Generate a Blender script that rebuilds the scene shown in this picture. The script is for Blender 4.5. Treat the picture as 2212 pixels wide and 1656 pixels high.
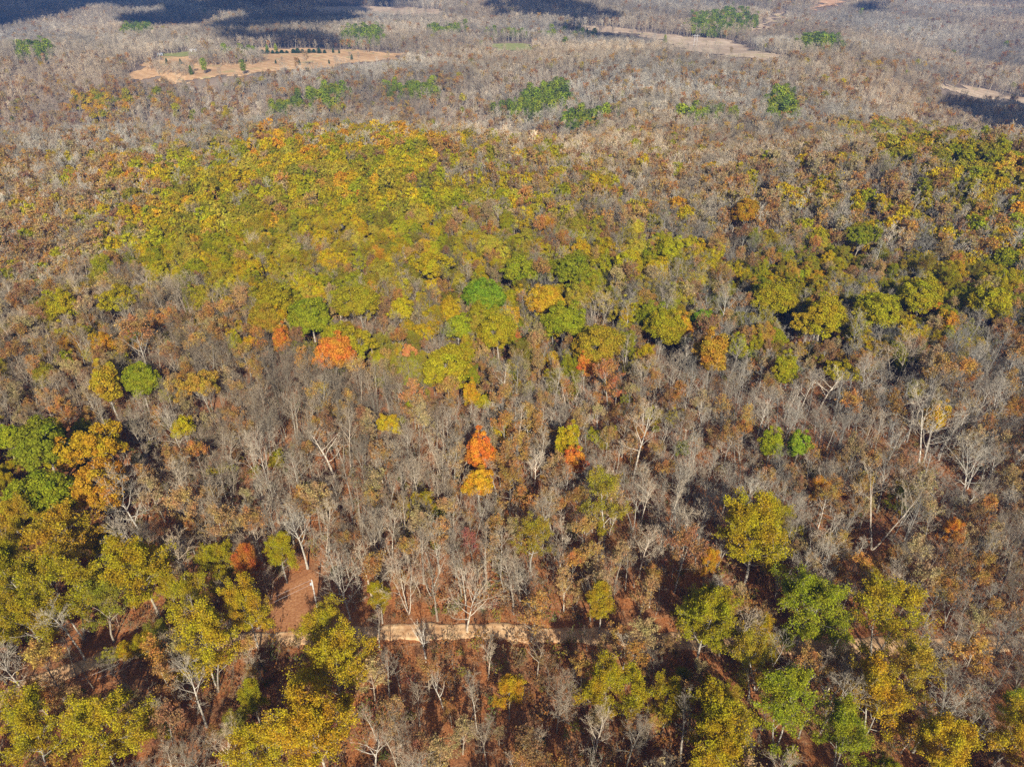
import bpy, math, random
import numpy as np
from mathutils import Vector

# ------------------------------------------------------------------ scene, camera, light
for o in list(bpy.data.objects):
    bpy.data.objects.remove(o, do_unlink=True)
SC = bpy.context.scene
COL = SC.collection
R = math.radians
CAM_H = 130.0
PITCH = 31.5
HFOV = 70.0

cam_d = bpy.data.cameras.new('camera')
cam = bpy.data.objects.new('camera', cam_d)
COL.objects.link(cam)
cam_d.sensor_fit = 'HORIZONTAL'
cam_d.angle = R(HFOV)
cam_d.clip_start = 0.5
cam_d.clip_end = 30000
cam.location = (0, 0, CAM_H)
cam.rotation_euler = (R(90 - PITCH), 0, 0)
SC.camera = cam

SUN_EL = R(31.0)
SH_AZ = R(9.3)                       # shadows fall away from the camera, 9 degrees to the left
sh = Vector((-math.sin(SH_AZ), math.cos(SH_AZ), 0))
light_dir = Vector((sh.x * math.cos(SUN_EL), sh.y * math.cos(SUN_EL), -math.sin(SUN_EL)))
sun_d = bpy.data.lights.new('sun', 'SUN')
sun_d.energy = 5.0
sun_d.angle = R(0.53)
sun_d.color = (1.0, 0.95, 0.87)
sun = bpy.data.objects.new('sun', sun_d)
COL.objects.link(sun)
sun.location = (0, -300, 900)
sun.rotation_euler = light_dir.to_track_quat('-Z', 'Y').to_euler()

world = bpy.data.worlds.new('World')
SC.world = world
world.use_nodes = True
wn = world.node_tree
for n in list(wn.nodes):
    wn.nodes.remove(n)
w_out = wn.nodes.new('ShaderNodeOutputWorld')
w_bg = wn.nodes.new('ShaderNodeBackground')
w_sky = wn.nodes.new('ShaderNodeTexSky')
w_sky.sky_type = 'NISHITA'
w_sky.sun_disc = False
w_sky.sun_elevation = SUN_EL
w_sky.sun_rotation = math.pi - SH_AZ
w_sky.altitude = 200
w_sky.ozone_density = 2.0
w_bg.inputs['Strength'].default_value = 0.075
wn.links.new(w_sky.outputs[0], w_bg.inputs[0])
wn.links.new(w_bg.outputs[0], w_out.inputs['Surface'])

SC.view_settings.view_transform = 'Standard'
SC.view_settings.look = 'None'
SC.view_settings.gamma = 1.0
SC.view_settings.exposure = 0.68
SC.view_settings.use_curve_mapping = False
SC.render.engine = 'CYCLES'
SC.cycles.max_bounces = 5
SC.cycles.diffuse_bounces = 3
SC.cycles.glossy_bounces = 1
SC.cycles.transmission_bounces = 3
SC.cycles.transparent_max_bounces = 4
SC.cycles.volume_bounces = 0
SC.cycles.use_denoising = False
SC.render.film_transparent = False

# ------------------------------------------------------------------ picture <-> place
W_D, H_D = 2212.0, 1656.3
F_D = (W_D / 2) / math.tan(R(HFOV / 2))
CP, SP = math.cos(R(PITCH)), math.sin(R(PITCH))


def project(x, y, z):
    """world -> photograph measured in 2212 x 1656 units"""
    dz = z - CAM_H
    zf = y * CP - dz * SP
    yu = y * SP + dz * CP
    zf = np.maximum(zf, 1e-3)
    return W_D / 2 + F_D * x / zf, H_D / 2 - F_D * yu / zf


def sstep(a, b, t):
    t = np.clip((t - a) / (b - a), 0, 1)
    return t * t * (3 - 2 * t)


def gauss(x, y, cx, cy, sx, sy):
    return np.exp(-((x - cx) / sx) ** 2 - ((y - cy) / sy) ** 2)


def h_raw(x, y):
    x = np.asarray(x, float)
    y = np.asarray(y, float)
    r = x / np.maximum(y, 60.0)
    z = np.zeros(np.broadcast(x, y).shape)
    # gentle main hill and the drop behind it, left of centre
    z = z + 21 * gauss(x, y, -105, 420, 165, 125) - 7 * gauss(x, y, 95, 430, 70, 110)
    left = 1 - sstep(-0.06, 0.20, r)
    z = z - 62 * left * sstep(455, 640, y + 0.25 * x) * (1 - 0.76 * sstep(720, 960, y))
    z = z - 17 * sstep(-0.28, -0.75, r) * sstep(150, 420, y)
    # right hill, dropping into a valley behind
    z = z + 31 * gauss(x, y, 245, 385, 125, 95)
    right = sstep(0.38, 0.62, r)
    z = z - 42 * right * sstep(430, 640, y)
    z = z - 16 * sstep(0.02, 0.2, r) * sstep(950, 1150, y) * (1 - 0.8 * right)
    # far left rise and the far hillsides
    z = z + 27 * gauss(x, y, -760, 1020, 260, 120)
    z = z + sstep(-0.1, 0.35, r) * (np.clip((y - 1230) / 1200, 0, 2.2) * 92)
    z = z + (1 - sstep(-0.1, 0.35, r)) * np.clip((y - 1500) / 1500, 0, 2) * 70
    # rolling relief
    far = sstep(250, 700, np.hypot(x, y))
    z = z + (2.2 * np.sin(x / 61 + 1.3) * np.cos(y / 73 - .4) + 3.5 * far * np.sin(x / 143 + y / 211)
             + 5 * far * np.sin(x / 190 - y / 120 + 2.0)) * sstep(110, 240, np.hypot(x, y))
    z = z + 14 * sstep(1200, 2000, y) * (np.sin(x / 230 + 0.8) * np.cos(y / 310) + .5 * np.sin(x / 97 - y / 160))
    return z


def axis(parts):
    out = []
    for a, b, s in parts:
        out += list(np.arange(a, b, s))
    out.append(parts[-1][1])
    return np.array(out, float)


GX = axis([(-5000, -2000, 200), (-2000, -800, 40), (-800, -300, 10), (-300, 300, 3.5), (300, 800, 10), (800, 2000, 40), (2000, 5000, 200)])
GY = axis([(-500, 40, 30), (40, 260, 3.0), (260, 700, 7), (700, 1500, 12), (1500, 2600, 25), (2600, 7000, 220)])
GZ = h_raw(GX[None, :], GY[:, None])


def h(x, y):
    x = np.asarray(x, float)
    y = np.asarray(y, float)
    i = np.clip(np.searchsorted(GX, x) - 1, 0, len(GX) - 2)
    j = np.clip(np.searchsorted(GY, y) - 1, 0, len(GY) - 2)
    u = np.clip((x - GX[i]) / (GX[i + 1] - GX[i]), 0, 1)
    v = np.clip((y - GY[j]) / (GY[j + 1] - GY[j]), 0, 1)
    return (GZ[j, i] * (1 - u) * (1 - v) + GZ[j, i + 1] * u * (1 - v) + GZ[j + 1, i] * (1 - u) * v + GZ[j + 1, i + 1] * u * v)


def unproject(dx, dy, lift=0.0):
    """photograph units -> first ground point (raised by lift) along that line of sight"""
    dx = np.atleast_1d(np.asarray(dx, float))
    dy = np.atleast_1d(np.asarray(dy, float))
    a = (dx - W_D / 2) / F_D
    b = (H_D / 2 - dy) / F_D
    d = np.stack([a, CP + b * SP, -SP + b * CP], 1)
    d /= np.linalg.norm(d, axis=1)[:, None]
    t = np.full(len(a), 60.0)
    done = np.zeros(len(a), bool)
    step = 60.0
    res = np.full(len(a), 4000.0)
    while t.max() < 4000 and not done.all():
        st = np.maximum(0.8, t * 0.004)
        p = d * t[:, None]
        hit = (CAM_H + p[:, 2] <= h(p[:, 0], p[:, 1]) + lift) & ~done
        res[hit] = t[hit]
        done |= hit
        t = t + st
    p = d * res[:, None]
    return p[:, 0], p[:, 1], h(p[:, 0], p[:, 1]), res


# ------------------------------------------------------------------ small helpers
def tag(o, label=None, cat=None, group=None, kind=None):
    if label:
        o['label'] = label
    if cat:
        o['category'] = cat
    if group:
        o['group'] = group
    if kind:
        o['kind'] = kind
    return o


def mesh_np(name, verts, quads, mats, mat_idx=None, rnd=None, smooth=False):
    me = bpy.data.meshes.new(name)
    v = np.asarray(verts, np.float32)
    q = np.asarray(quads, np.int32)
    me.vertices.add(len(v))
    me.vertices.foreach_set('co', v.ravel())
    me.loops.add(q.size)
    me.loops.foreach_set('vertex_index', q.ravel())
    me.polygons.add(len(q))
    me.polygons.foreach_set('loop_start', np.arange(0, q.size, 4, dtype=np.int32))
    try:
        me.polygons.foreach_set('loop_total', np.full(len(q), 4, np.int32))
    except Exception:
        pass
    for m in mats:
        me.materials.append(m)
    if mat_idx is not None:
        me.polygons.foreach_set('material_index', np.asarray(mat_idx, np.int32))
    if smooth:
        me.polygons.foreach_set('use_smooth', np.ones(len(q), bool))
    if rnd is not None:
        a = me.attributes.new('leafrand', 'FLOAT', 'FACE')
        a.data.foreach_set('value', np.asarray(rnd, np.float32))
    me.update(calc_edges=True)
    return me


def obj(name, me, parent=None, loc=(0, 0, 0)):
    o = bpy.data.objects.new(name, me)
    COL.objects.link(o)
    o.location = loc
    if parent:
        o.parent = parent
    return o


def empty(name, loc, rz=0.0):
    o = bpy.data.objects.new(name, None)
    COL.objects.link(o)
    o.location = loc
    o.rotation_euler = (0, 0, rz)
    o.empty_display_size = 0.3
    return o


def box_q(c, s, rz=0.0):
    x, y, z = s[0] / 2, s[1] / 2, s[2] / 2
    v = np.array([(-x, -y, -z), (x, -y, -z), (x, y, -z), (-x, y, -z), (-x, -y, z), (x, -y, z), (x, y, z), (-x, y, z)], float)
    if rz:
        cc, ss = math.cos(rz), math.sin(rz)
        v = np.stack([v[:, 0] * cc - v[:, 1] * ss, v[:, 0] * ss + v[:, 1] * cc, v[:, 2]], 1)
    q = [(0, 3, 2, 1), (4, 5, 6, 7), (0, 1, 5, 4), (1, 2, 6, 5), (2, 3, 7, 6), (3, 0, 4, 7)]
    return v + np.array(c), np.array(q)


class MB:
    """collects quads"""
    def __init__(self):
        self.v, self.q, self.m, self.r, self.n = [], [], [], [], 0

    def add(self, v, q, m=0, r=0.5):
        v = np.asarray(v, float).reshape(-1, 3)
        q = np.asarray(q, int).reshape(-1, 4)
        self.v.append(v)
        self.q.append(q + self.n)
        self.m.append(np.full(len(q), m))
        self.r.append(np.broadcast_to(np.asarray(r, float), (len(q),)).copy())
        self.n += len(v)

    def box(self, c, s, rz=0.0, m=0):
        self.add(*box_q(c, s, rz), m)

    def tube(self, pts, rad, n=6, m=0, r=0.5):
        pts = np.asarray(pts, float)
        rad = np.asarray(rad, float)
        k = len(pts)
        d = pts[-1] - pts[0]
        d /= (np.linalg.norm(d) + 1e-9)
        ref = np.array([1., 0, 0]) if abs(d[0]) < 0.7 else np.array([0, 1., 0])
        a = np.cross(d, ref)
        a /= np.linalg.norm(a)
        b = np.cross(d, a)
        th = np.arange(n) * 2 * math.pi / n
        ring = np.cos(th)[:, None] * a + np.sin(th)[:, None] * b
        v = (pts[:, None, :] + ring[None] * rad[:, None, None]).reshape(-1, 3)
        i = np.arange(k - 1)[:, None] * n
        j = np.arange(n)[None, :]
        j2 = (j + 1) % n
        q = np.stack([i + j, i + j2, i + n + j2, i + n + j], -1).reshape(-1, 4)
        self.add(v, q, m, r)

    def arrays(self):
        return np.concatenate(self.v), np.concatenate(self.q), np.concatenate(self.m), np.concatenate(self.r)

    def mesh(self, name, mats, smooth=False, attr=False):
        v, q, m, r = self.arrays()
        return mesh_np(name, v, q, mats, m, r if attr else None, smooth)


# ------------------------------------------------------------------ materials
def new_mat(name):
    m = bpy.data.materials.new(name)
    m.use_nodes = True
    nt = m.node_tree
    for n in list(nt.nodes):
        nt.nodes.remove(n)
    out = nt.nodes.new('ShaderNodeOutputMaterial')
    return m, nt, out


def nd(nt, t, **kw):
    n = nt.nodes.new(t)
    for k, v in kw.items():
        setattr(n, k, v)
    return n


def noise(nt, vec, scale, detail=3.0, rough=0.55):
    n = nd(nt, 'ShaderNodeTexNoise')
    n.inputs['Scale'].default_value = scale
    n.inputs['Detail'].default_value = detail
    n.inputs['Roughness'].default_value = rough
    nt.links.new(vec, n.inputs['Vector'])
    return n.outputs['Fac']


def ramp(nt, fac, stops):
    r = nd(nt, 'ShaderNodeValToRGB')
    el = r.color_ramp.elements
    el[0].position, el[0].color = stops[0][0], (*stops[0][1], 1)
    el[1].position, el[1].color = stops[-1][0], (*stops[-1][1], 1)
    for p, c in stops[1:-1]:
        e = el.new(p)
        e.color = (*c, 1)
    nt.links.new(fac, r.inputs[0])
    return r.outputs[0]


def mixc(nt, fac, a, b, mode='MIX'):
    n = nd(nt, 'ShaderNodeMix', data_type='RGBA', blend_type=mode)
    for sock, val in ((n.inputs[0], fac), (n.inputs[6], a), (n.inputs[7], b)):
        if isinstance(val, (int, float)):
            sock.default_value = val
        elif isinstance(val, tuple):
            sock.default_value = (*val, 1)
        else:
            nt.links.new(val, sock)
    return n.outputs[2]


def leaf_mat(name, transl=0.32):
    m, nt, out = new_mat(name)
    at = nd(nt, 'ShaderNodeAttribute', attribute_type='INSTANCER', attribute_name='tint')
    lr = nd(nt, 'ShaderNodeAttribute', attribute_type='GEOMETRY', attribute_name='leafrand')
    hsv = nd(nt, 'ShaderNodeHueSaturation')
    mh = nd(nt, 'ShaderNodeMapRange')
    mh.inputs[3].default_value, mh.inputs[4].default_value = 0.474, 0.526
    nt.links.new(lr.outputs['Fac'], mh.inputs[0])
    wn_ = nd(nt, 'ShaderNodeTexWhiteNoise', noise_dimensions='1D')
    nt.links.new(lr.outputs['Fac'], wn_.inputs['W'])
    mv = nd(nt, 'ShaderNodeMapRange')
    mv.inputs[3].default_value, mv.inputs[4].default_value = 0.62, 1.42
    nt.links.new(wn_.outputs['Value'], mv.inputs[0])
    nt.links.new(mh.outputs[0], hsv.inputs['Hue'])
    nt.links.new(mv.outputs[0], hsv.inputs['Value'])
    nt.links.new(at.outputs['Color'], hsv.inputs['Color'])
    d = nd(nt, 'ShaderNodeBsdfDiffuse')
    t = nd(nt, 'ShaderNodeBsdfTranslucent')
    mx = nd(nt, 'ShaderNodeMixShader')
    mx.inputs[0].default_value = transl
    nt.links.new(hsv.outputs[0], d.inputs[0])
    nt.links.new(hsv.outputs[0], t.inputs[0])
    nt.links.new(d.outputs[0], mx.inputs[1])
    nt.links.new(t.outputs[0], mx.inputs[2])
    nt.links.new(mx.outputs[0], out.inputs['Surface'])
    return m


def bark_mat(name, dark, light, mul=True):
    m, nt, out = new_mat(name)
    tc = nd(nt, 'ShaderNodeTexCoord')
    f = noise(nt, tc.outputs['Object'], 1.6, 3)
    c = ramp(nt, f, [(0.32, dark), (0.7, light)])
    if mul:
        at = nd(nt, 'ShaderNodeAttribute', attribute_type='INSTANCER', attribute_name='barktone')
        c = mixc(nt, 1.0, c, at.outputs['Color'], 'MULTIPLY')
    d = nd(nt, 'ShaderNodeBsdfDiffuse')
    nt.links.new(c, d.inputs[0])
    nt.links.new(d.outputs[0], out.inputs['Surface'])
    return m


def plain_mat(name, col, rough=0.8, var=0.25, scale=3.0):
    m, nt, out = new_mat(name)
    tc = nd(nt, 'ShaderNodeTexCoord')
    f = noise(nt, tc.outputs['Object'], scale, 4)
    lo = tuple(c * (1 - var) for c in col)
    hi = tuple(min(1, c * (1 + var)) for c in col)
    c = ramp(nt, f, [(0.3, lo), (0.7, hi)])
    p = nd(nt, 'ShaderNodeBsdfPrincipled')
    p.inputs['Roughness'].default_value = rough
    nt.links.new(c, p.inputs['Base Color'])
    nt.links.new(p.outputs[0], out.inputs['Surface'])
    return m


M_LEAF = leaf_mat('leaf')
M_BARK = bark_mat('bark', (0.24, 0.20, 0.145), (0.53, 0.465, 0.36))
M_TWIG = bark_mat('twig', (0.25, 0.20, 0.135), (0.48, 0.405, 0.29))
M_EVER = leaf_mat('evergreen_leaf', 0.12)


def ground_mat():
    m, nt, out = new_mat('leaf_litter')
    g = nd(nt, 'ShaderNodeNewGeometry')
    P = g.outputs['Position']
    f1 = noise(nt, P, 2.4, 5, 0.75)
    f2 = noise(nt, P, 0.16, 4, 0.6)
    f3 = noise(nt, P, 0.028, 4, 0.6)
    litter = ramp(nt, f1, [(0.28, (0.10, 0.034, 0.012)), (0.43, (0.30, 0.10, 0.032)), (0.57, (0.45, 0.18, 0.06)), (0.75, (0.55, 0.30, 0.13))])
    dull = ramp(nt, f1, [(0.3, (0.09, 0.042, 0.02)), (0.52, (0.28, 0.125, 0.055)), (0.75, (0.42, 0.25, 0.13))])
    mask = ramp(nt, f2, [(0.42, (0, 0, 0)), (0.62, (1, 1, 1))])
    c = mixc(nt, mask, litter, dull)
    f4 = noise(nt, P, 0.55, 5, 0.7)
    tan_l = ramp(nt, f1, [(0.3, (0.20, 0.11, 0.055)), (0.6, (0.46, 0.29, 0.15)), (0.8, (0.60, 0.43, 0.26))])
    c = mixc(nt, ramp(nt, f4, [(0.54, (0, 0, 0)), (0.66, (.8, .8, .8))]), c, tan_l)
    dark_l = (0.055, 0.03, 0.018)
    c = mixc(nt, ramp(nt, f4, [(0.32, (.75, .75, .75)), (0.44, (0, 0, 0))]), c, dark_l)
    sep = nd(nt, 'ShaderNodeSeparateXYZ')
    nt.links.new(P, sep.inputs[0])
    mr = nd(nt, 'ShaderNodeMapRange')
    mr.inputs[1].default_value, mr.inputs[2].default_value = 180, 420
    nt.links.new(sep.outputs['Y'], mr.inputs[0])
    far = ramp(nt, f3, [(0.35, (0.16, 0.115, 0.08)), (0.65, (0.28, 0.21, 0.15))])
    c = mixc(nt, mr.outputs[0], c, far)
    d = nd(nt, 'ShaderNodeBsdfDiffuse')
    nt.links.new(c, d.inputs[0])
    b = nd(nt, 'ShaderNodeBump')
    b.inputs['Strength'].default_value = 0.9
    b.inputs['Distance'].default_value = 0.25
    nt.links.new(f1, b.inputs['Height'])
    nt.links.new(b.outputs[0], d.inputs['Normal'])
    nt.links.new(d.outputs[0], out.inputs['Surface'])
    return m


def patch_mat(name, stops, s1=0.5, s2=0.03, dark=(0.3, 0.2, 0.1), amt=.55, mow=0):
    m, nt, out = new_mat(name)
    g = nd(nt, 'ShaderNodeNewGeometry')
    P = g.outputs['Position']
    f1 = noise(nt, P, s1, 5, 0.7)
    f2 = noise(nt, P, s2, 4, 0.6)
    c = ramp(nt, f1, stops)
    mask = ramp(nt, f2, [(0.4, (0, 0, 0)), (0.65, (1, 1, 1))])
    c = mixc(nt, mask, c, mixc(nt, amt, c, dark))
    if mow:
        wv = nd(nt, 'ShaderNodeTexWave', wave_type='BANDS', bands_direction='DIAGONAL')
        wv.inputs['Scale'].default_value = mow
        wv.inputs['Distortion'].default_value = 5
        wv.inputs['Detail'].default_value = 3
        wv.inputs['Detail Scale'].default_value = .6
        nt.links.new(P, wv.inputs['Vector'])
        c = mixc(nt, ramp(nt, wv.outputs['Fac'], [(0.2, (.55, .55, .55)), (0.6, (0, 0, 0))]), c, mixc(nt, .5, c, dark))
        gsp = noise(nt, P, 0.045, 3, .6)
        c = mixc(nt, ramp(nt, gsp, [(0.56, (0, 0, 0)), (0.68, (.7, .7, .7))]), c, (0.36, 0.31, 0.13))
    d = nd(nt, 'ShaderNodeBsdfDiffuse')
    nt.links.new(c, d.inputs[0])
    b = nd(nt, 'ShaderNodeBump')
    b.inputs['Strength'].default_value = 0.6
    b.inputs['Distance'].default_value = 0.15
    nt.links.new(f1, b.inputs['Height'])
    nt.links.new(b.outputs[0], d.inputs['Normal'])
    nt.links.new(d.outputs[0], out.inputs['Surface'])
    return m


# ------------------------------------------------------------------ ground
def grid_mesh(name, xs, ys, zs, mats):
    nx, ny = len(xs), len(ys)
    X, Y = np.meshgrid(xs, ys)
    v = np.stack([X, Y, zs], -1).reshape(-1, 3)
    j, i = np.meshgrid(np.arange(ny - 1), np.arange(nx - 1), indexing='ij')
    a = j * nx + i
    q = np.stack([a, a + 1, a + nx + 1, a + nx], -1).reshape(-1, 4)
    return mesh_np(name, v, q, mats, smooth=True)


ground = obj('ground', grid_mesh('ground', GX, GY, GZ, [ground_mat()]))
tag(ground, 'rusty leaf covered forest floor rolling away to far hills', kind='structure')


def in_poly(px, py, poly):
    poly = np.asarray(poly, float)
    ins = np.zeros(px.shape, bool)
    j = len(poly) - 1
    for i in range(len(poly)):
        xi, yi = poly[i]
        xj, yj = poly[j]
        c = ((yi > py) != (yj > py)) & (px < (xj - xi) * (py - yi) / (yj - yi + 1e-12) + xi)
        ins ^= c
        j = i
    return ins


def world_poly(poly, sub=6):
    """a photographed outline as an outline on the ground (world metres)"""
    p = np.asarray(poly, float)
    pts = []
    for k in range(len(p)):
        a, b = p[k], p[(k + 1) % len(p)]
        for t in np.arange(sub) / sub:
            pts.append(a + (b - a) * t)
    pts = np.array(pts)
    x, y, z, t = unproject(pts[:, 0], pts[:, 1])
    return np.stack([x, y], 1)


def ground_patch(name, outline, mat, cell, lift, kind='structure', label=None):
    """sheet laid on the ground inside a world outline"""
    x0, y0 = outline.min(0) - cell
    x1, y1 = outline.max(0) + cell
    xs = np.arange(x0, x1, cell)
    ys = np.arange(y0, y1, cell)
    XC, YC = np.meshgrid((xs[:-1] + xs[1:]) / 2, (ys[:-1] + ys[1:]) / 2)
    wob = 0.35 * cell
    big = min(9., cell * 2)
    keep = in_poly(XC + wob * np.sin(YC * 1.7 / cell) + big * np.sin(YC / 9 + 1.3 * np.sin(XC / 13)), YC + wob * np.sin(XC * 1.3 / cell) + big * np.sin(XC / 11 + np.sin(YC / 7)), outline)
    nx = len(xs)
    X, Y = np.meshgrid(xs, ys)
    edge = np.zeros(X.shape)
    Z = h(X, Y) + lift
    j, i = np.nonzero(keep)
    a = j * nx + i
    q = np.stack([a, a + 1, a + nx + 1, a + nx], -1)
    used, inv = np.unique(q, return_inverse=True)
    v = np.stack([X, Y, Z], -1).reshape(-1, 3)[used]
    # border pieces go down into the soil so that no edge floats
    me = mesh_np(name, v, inv.reshape(-1, 4), [mat], smooth=True)
    o = obj(name, me)
    tag(o, label, kind=kind)
    return o


M_FIELD = patch_mat('dry_grass', [(0.3, (0.46, 0.26, 0.12)), (0.5, (0.64, 0.40, 0.20)), (0.72, (0.76, 0.53, 0.30))], 0.12, 0.018, (0.30, 0.17, 0.08), mow=.035)
M_PALE = patch_mat('pale_grass', [(0.3, (0.44, 0.32, 0.20)), (0.5, (0.58, 0.43, 0.28)), (0.72, (0.68, 0.53, 0.37))], 0.10, 0.02, (0.28, 0.18, 0.11), mow=.03)
M_LAWN = patch_mat('green_grass', [(0.3, (0.16, 0.20, 0.06)), (0.5, (0.26, 0.28, 0.09)), (0.72, (0.36, 0.33, 0.14))], 0.15, 0.03, (0.30, 0.26, 0.10))
M_SOIL = patch_mat('bare_soil', [(0.3, (0.42, 0.22, 0.11)), (0.5, (0.60, 0.36, 0.20)), (0.72, (0.72, 0.50, 0.32))], 0.3, 0.05, (0.34, 0.17, 0.08))
M_ROAD = patch_mat('dirt_road_gravel', [(0.3, (0.46, 0.27, 0.125)), (0.5, (0.66, 0.42, 0.21)), (0.72, (0.78, 0.55, 0.31))], 1.1, 0.33, (0.34, 0.15, 0.06), .6)
M_CUT = patch_mat('rust_grass', [(0.3, (0.20, 0.08, 0.03)), (0.5, (0.38, 0.17, 0.07)), (0.72, (0.52, 0.28, 0.13))], 2.2, 0.15, (0.28, 0.11, 0.045))

FIELDS_D = {
    'hayfield': [(275, 162), (300, 141), (360, 119), (420, 113), (500, 108), (640, 106), (760, 109), (882, 118), (860, 128), (780, 137), (700, 142), (600, 146), (560, 152), (480, 158), (432, 172), (380, 170), (330, 165), (290, 172)],
    'strip_field': [(1210, 54), (1300, 59), (1370, 67), (1475, 80), (1574, 88), (1640, 104), (1712, 121), (1650, 124), (1600, 120), (1540, 113), (1475, 103), (1420, 88), (1370, 76), (1290, 68)],
    'far_field': [(667, 17), (737, 16), (850, 18), (950, 21), (960, 27), (900, 29), (800, 27), (680, 23)],
    'small_pasture': [(1060, 98), (1110, 95), (1156, 95), (1150, 102), (1100, 106), (1066, 105)],
    'valley_strip': [(2020, 184), (2100, 190), (2212, 206), (2300, 216), (2300, 227), (2212, 217), (2110, 206), (2036, 195)],
    'powerline_cut': [(1618, 68), (1650, 50), (1690, 25), (1702, 26), (1668, 50), (1632, 73)],
    'cleared_slope': [(1750, 24), (1775, 6), (1800, -8), (1850, -8), (1820, 6), (1780, 20)],
    'lawn': [(362, 116), (420, 112.5), (470, 111), (492, 114), (470, 121), (420, 124), (380, 125), (350, 121)],
    'roadside_bank': [(1943, 414), (1955, 411), (1972, 419), (1966, 426), (1950, 423)],
    'red_bank': [(1716, 219), (1728, 217), (1732, 224), (1722, 230)],
}
GROVES_D = [
    [(415, 126), (470, 124), (560, 125), (580, 133), (550, 143), (470, 146), (412, 144)],
    [(318, 146), (345, 146), (345, 155), (318, 155)],
    [(330, 153), (400, 153), (428, 158), (420, 168), (340, 163)],
]
def reach(poly, d):
    """the field goes on behind the tree tops that cut it off: lower rim moved towards the camera"""
    p = np.asarray(poly, float)
    m = p[:, 1] > p[:, 1].mean()
    p[m, 1] += d
    return p


FIELD_W = {k: world_poly(reach(v, 0 if k in ('lawn', 'roadside_bank', 'red_bank', 'powerline_cut', 'cleared_slope') else 7)) for k, v in FIELDS_D.items()}
GROVE_W = [world_poly(v) for v in GROVES_D]
FIELD_LOOK = {
    'hayfield': ('field', M_FIELD, 4.0, 0.5, 'tan hayfield with scattered dark cedars in the far left'),
    'strip_field': ('field', M_PALE, 5.0, 0.6, 'long pale field curving along the far right valley'),
    'far_field': ('field', M_PALE, 8.0, 1.2, 'thin pale field at the top edge left of centre'),
    'small_pasture': ('field', M_LAWN, 4.0, 0.6, 'small greenish pasture among grey trees near the top centre'),
    'valley_strip': ('field', M_PALE, 4.0, 0.6, 'narrow tan field strip at the right edge behind the hill'),
    'powerline_cut': ('field', M_PALE, 4.0, 1.0, 'pale diagonal powerline cut through the far right woods'),
    'cleared_slope': ('field', M_SOIL, 6.0, 1.2, 'orange bare cleared slope at the top right'),
    'lawn': ('lawn', M_LAWN, 3.0, 0.9, 'green lawn around the far farm buildings'),
    'roadside_bank': ('ground', M_SOIL, 1.6, 0.35, 'pale bare soil bank among trees on the right hill'),
    'red_bank': ('ground', M_SOIL, 2.0, 0.4, 'small reddish soil bank beside the dark pine clump'),
}
for k, (nm, mt, cell, lift, lab) in FIELD_LOOK.items():
    ground_patch(nm, FIELD_W[k], mt, cell, lift, label=lab)

# ---- the dirt road: a strip on the ground with two wheel ruts and low grassy verges
ROAD_D = np.array([(-190, 1640), (-60, 1550), (8, 1510), (60, 1482), (145, 1452), (215, 1428), (300, 1400), (400, 1390), (520, 1385), (640, 1379), (800, 1370), (950, 1366), (1080, 1367), (1200, 1371), (1320, 1377), (1450, 1386), (1560, 1393), (1700, 1396), (1850, 1396), (2060, 1392), (2212, 1388), (2420, 1380)], float)
rx, ry, rz_, _ = unproject(ROAD_D[:, 0], ROAD_D[:, 1])
road_pts = np.stack([rx, ry], 1)
seg = np.r_[0, np.cumsum(np.linalg.norm(np.diff(road_pts, axis=0), axis=1))]
ss = np.arange(0, seg[-1], 1.0)
ker = np.hanning(15)
ker /= ker.sum()
rc = np.stack([np.interp(ss, seg, road_pts[:, 0]), np.interp(ss, seg, road_pts[:, 1])], 1)
rc = np.stack([np.convolve(np.pad(rc[:, i], 7, 'edge'), ker, 'valid') for i in (0, 1)], 1)
tan = np.gradient(rc, axis=0)
tan /= np.linalg.norm(tan, axis=1)[:, None]
nor = np.stack([-tan[:, 1], tan[:, 0]], 1)
ROAD_HALF = 2.1
prof = [(-2.3, -0.25), (-2.0, 0.06), (-1.25, 0.10), (-0.9, 0.03), (-0.5, 0.10), (0, 0.15), (0.5, 0.10), (0.9, 0.03), (1.25, 0.10), (2.0, 0.06), (2.3, -0.25)]
rs = np.random.default_rng(3)
V = []
for (off, up) in prof:
    wv = off + (0.3 * np.sin(ss * .31 + off) + 0.2 * np.sin(ss * .83 + 2 * off) + .15 * np.sin(ss * 1.9)) * (abs(off) > 1.5)
    p = rc + nor * wv[:, None]
    zc = np.maximum(h(p[:, 0], p[:, 1]), h(p[:, 0] + .5, p[:, 1] + .5))
    V.append(np.c_[p, zc + up + 0.10])
V = np.stack(V, 1)
n_, k_ = V.shape[:2]
a = np.arange(n_ - 1)[:, None] * k_ + np.arange(k_ - 1)[None]
Q = np.stack([a, a + 1, a + k_ + 1, a + k_], -1).reshape(-1, 4)[:, ::-1]
road = obj('dirt_road', mesh_np('dirt_road', V.reshape(-1, 3), Q, [M_ROAD], smooth=True))
tag(road, 'tan dirt road running across the foreground woods', kind='structure')
cut_w = world_poly([(600, 1372), (575, 1330), (600, 1280), (640, 1230), (690, 1215), (725, 1240), (735, 1300), (760, 1340), (800, 1362)])
ground_patch('clearing', cut_w, M_CUT, 1.2, 0.06, label='rusty grass clearing around the utility pole')


def road_dist(x, y):
    d = np.full(np.shape(x), 1e9)
    for p in rc[::4]:
        d = np.minimum(d, (x - p[0]) ** 2 + (y - p[1]) ** 2)
    return np.sqrt(d)


# ------------------------------------------------------------------ tree forms
def unit(v):
    return v / (np.linalg.norm(v) + 1e-9)


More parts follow.
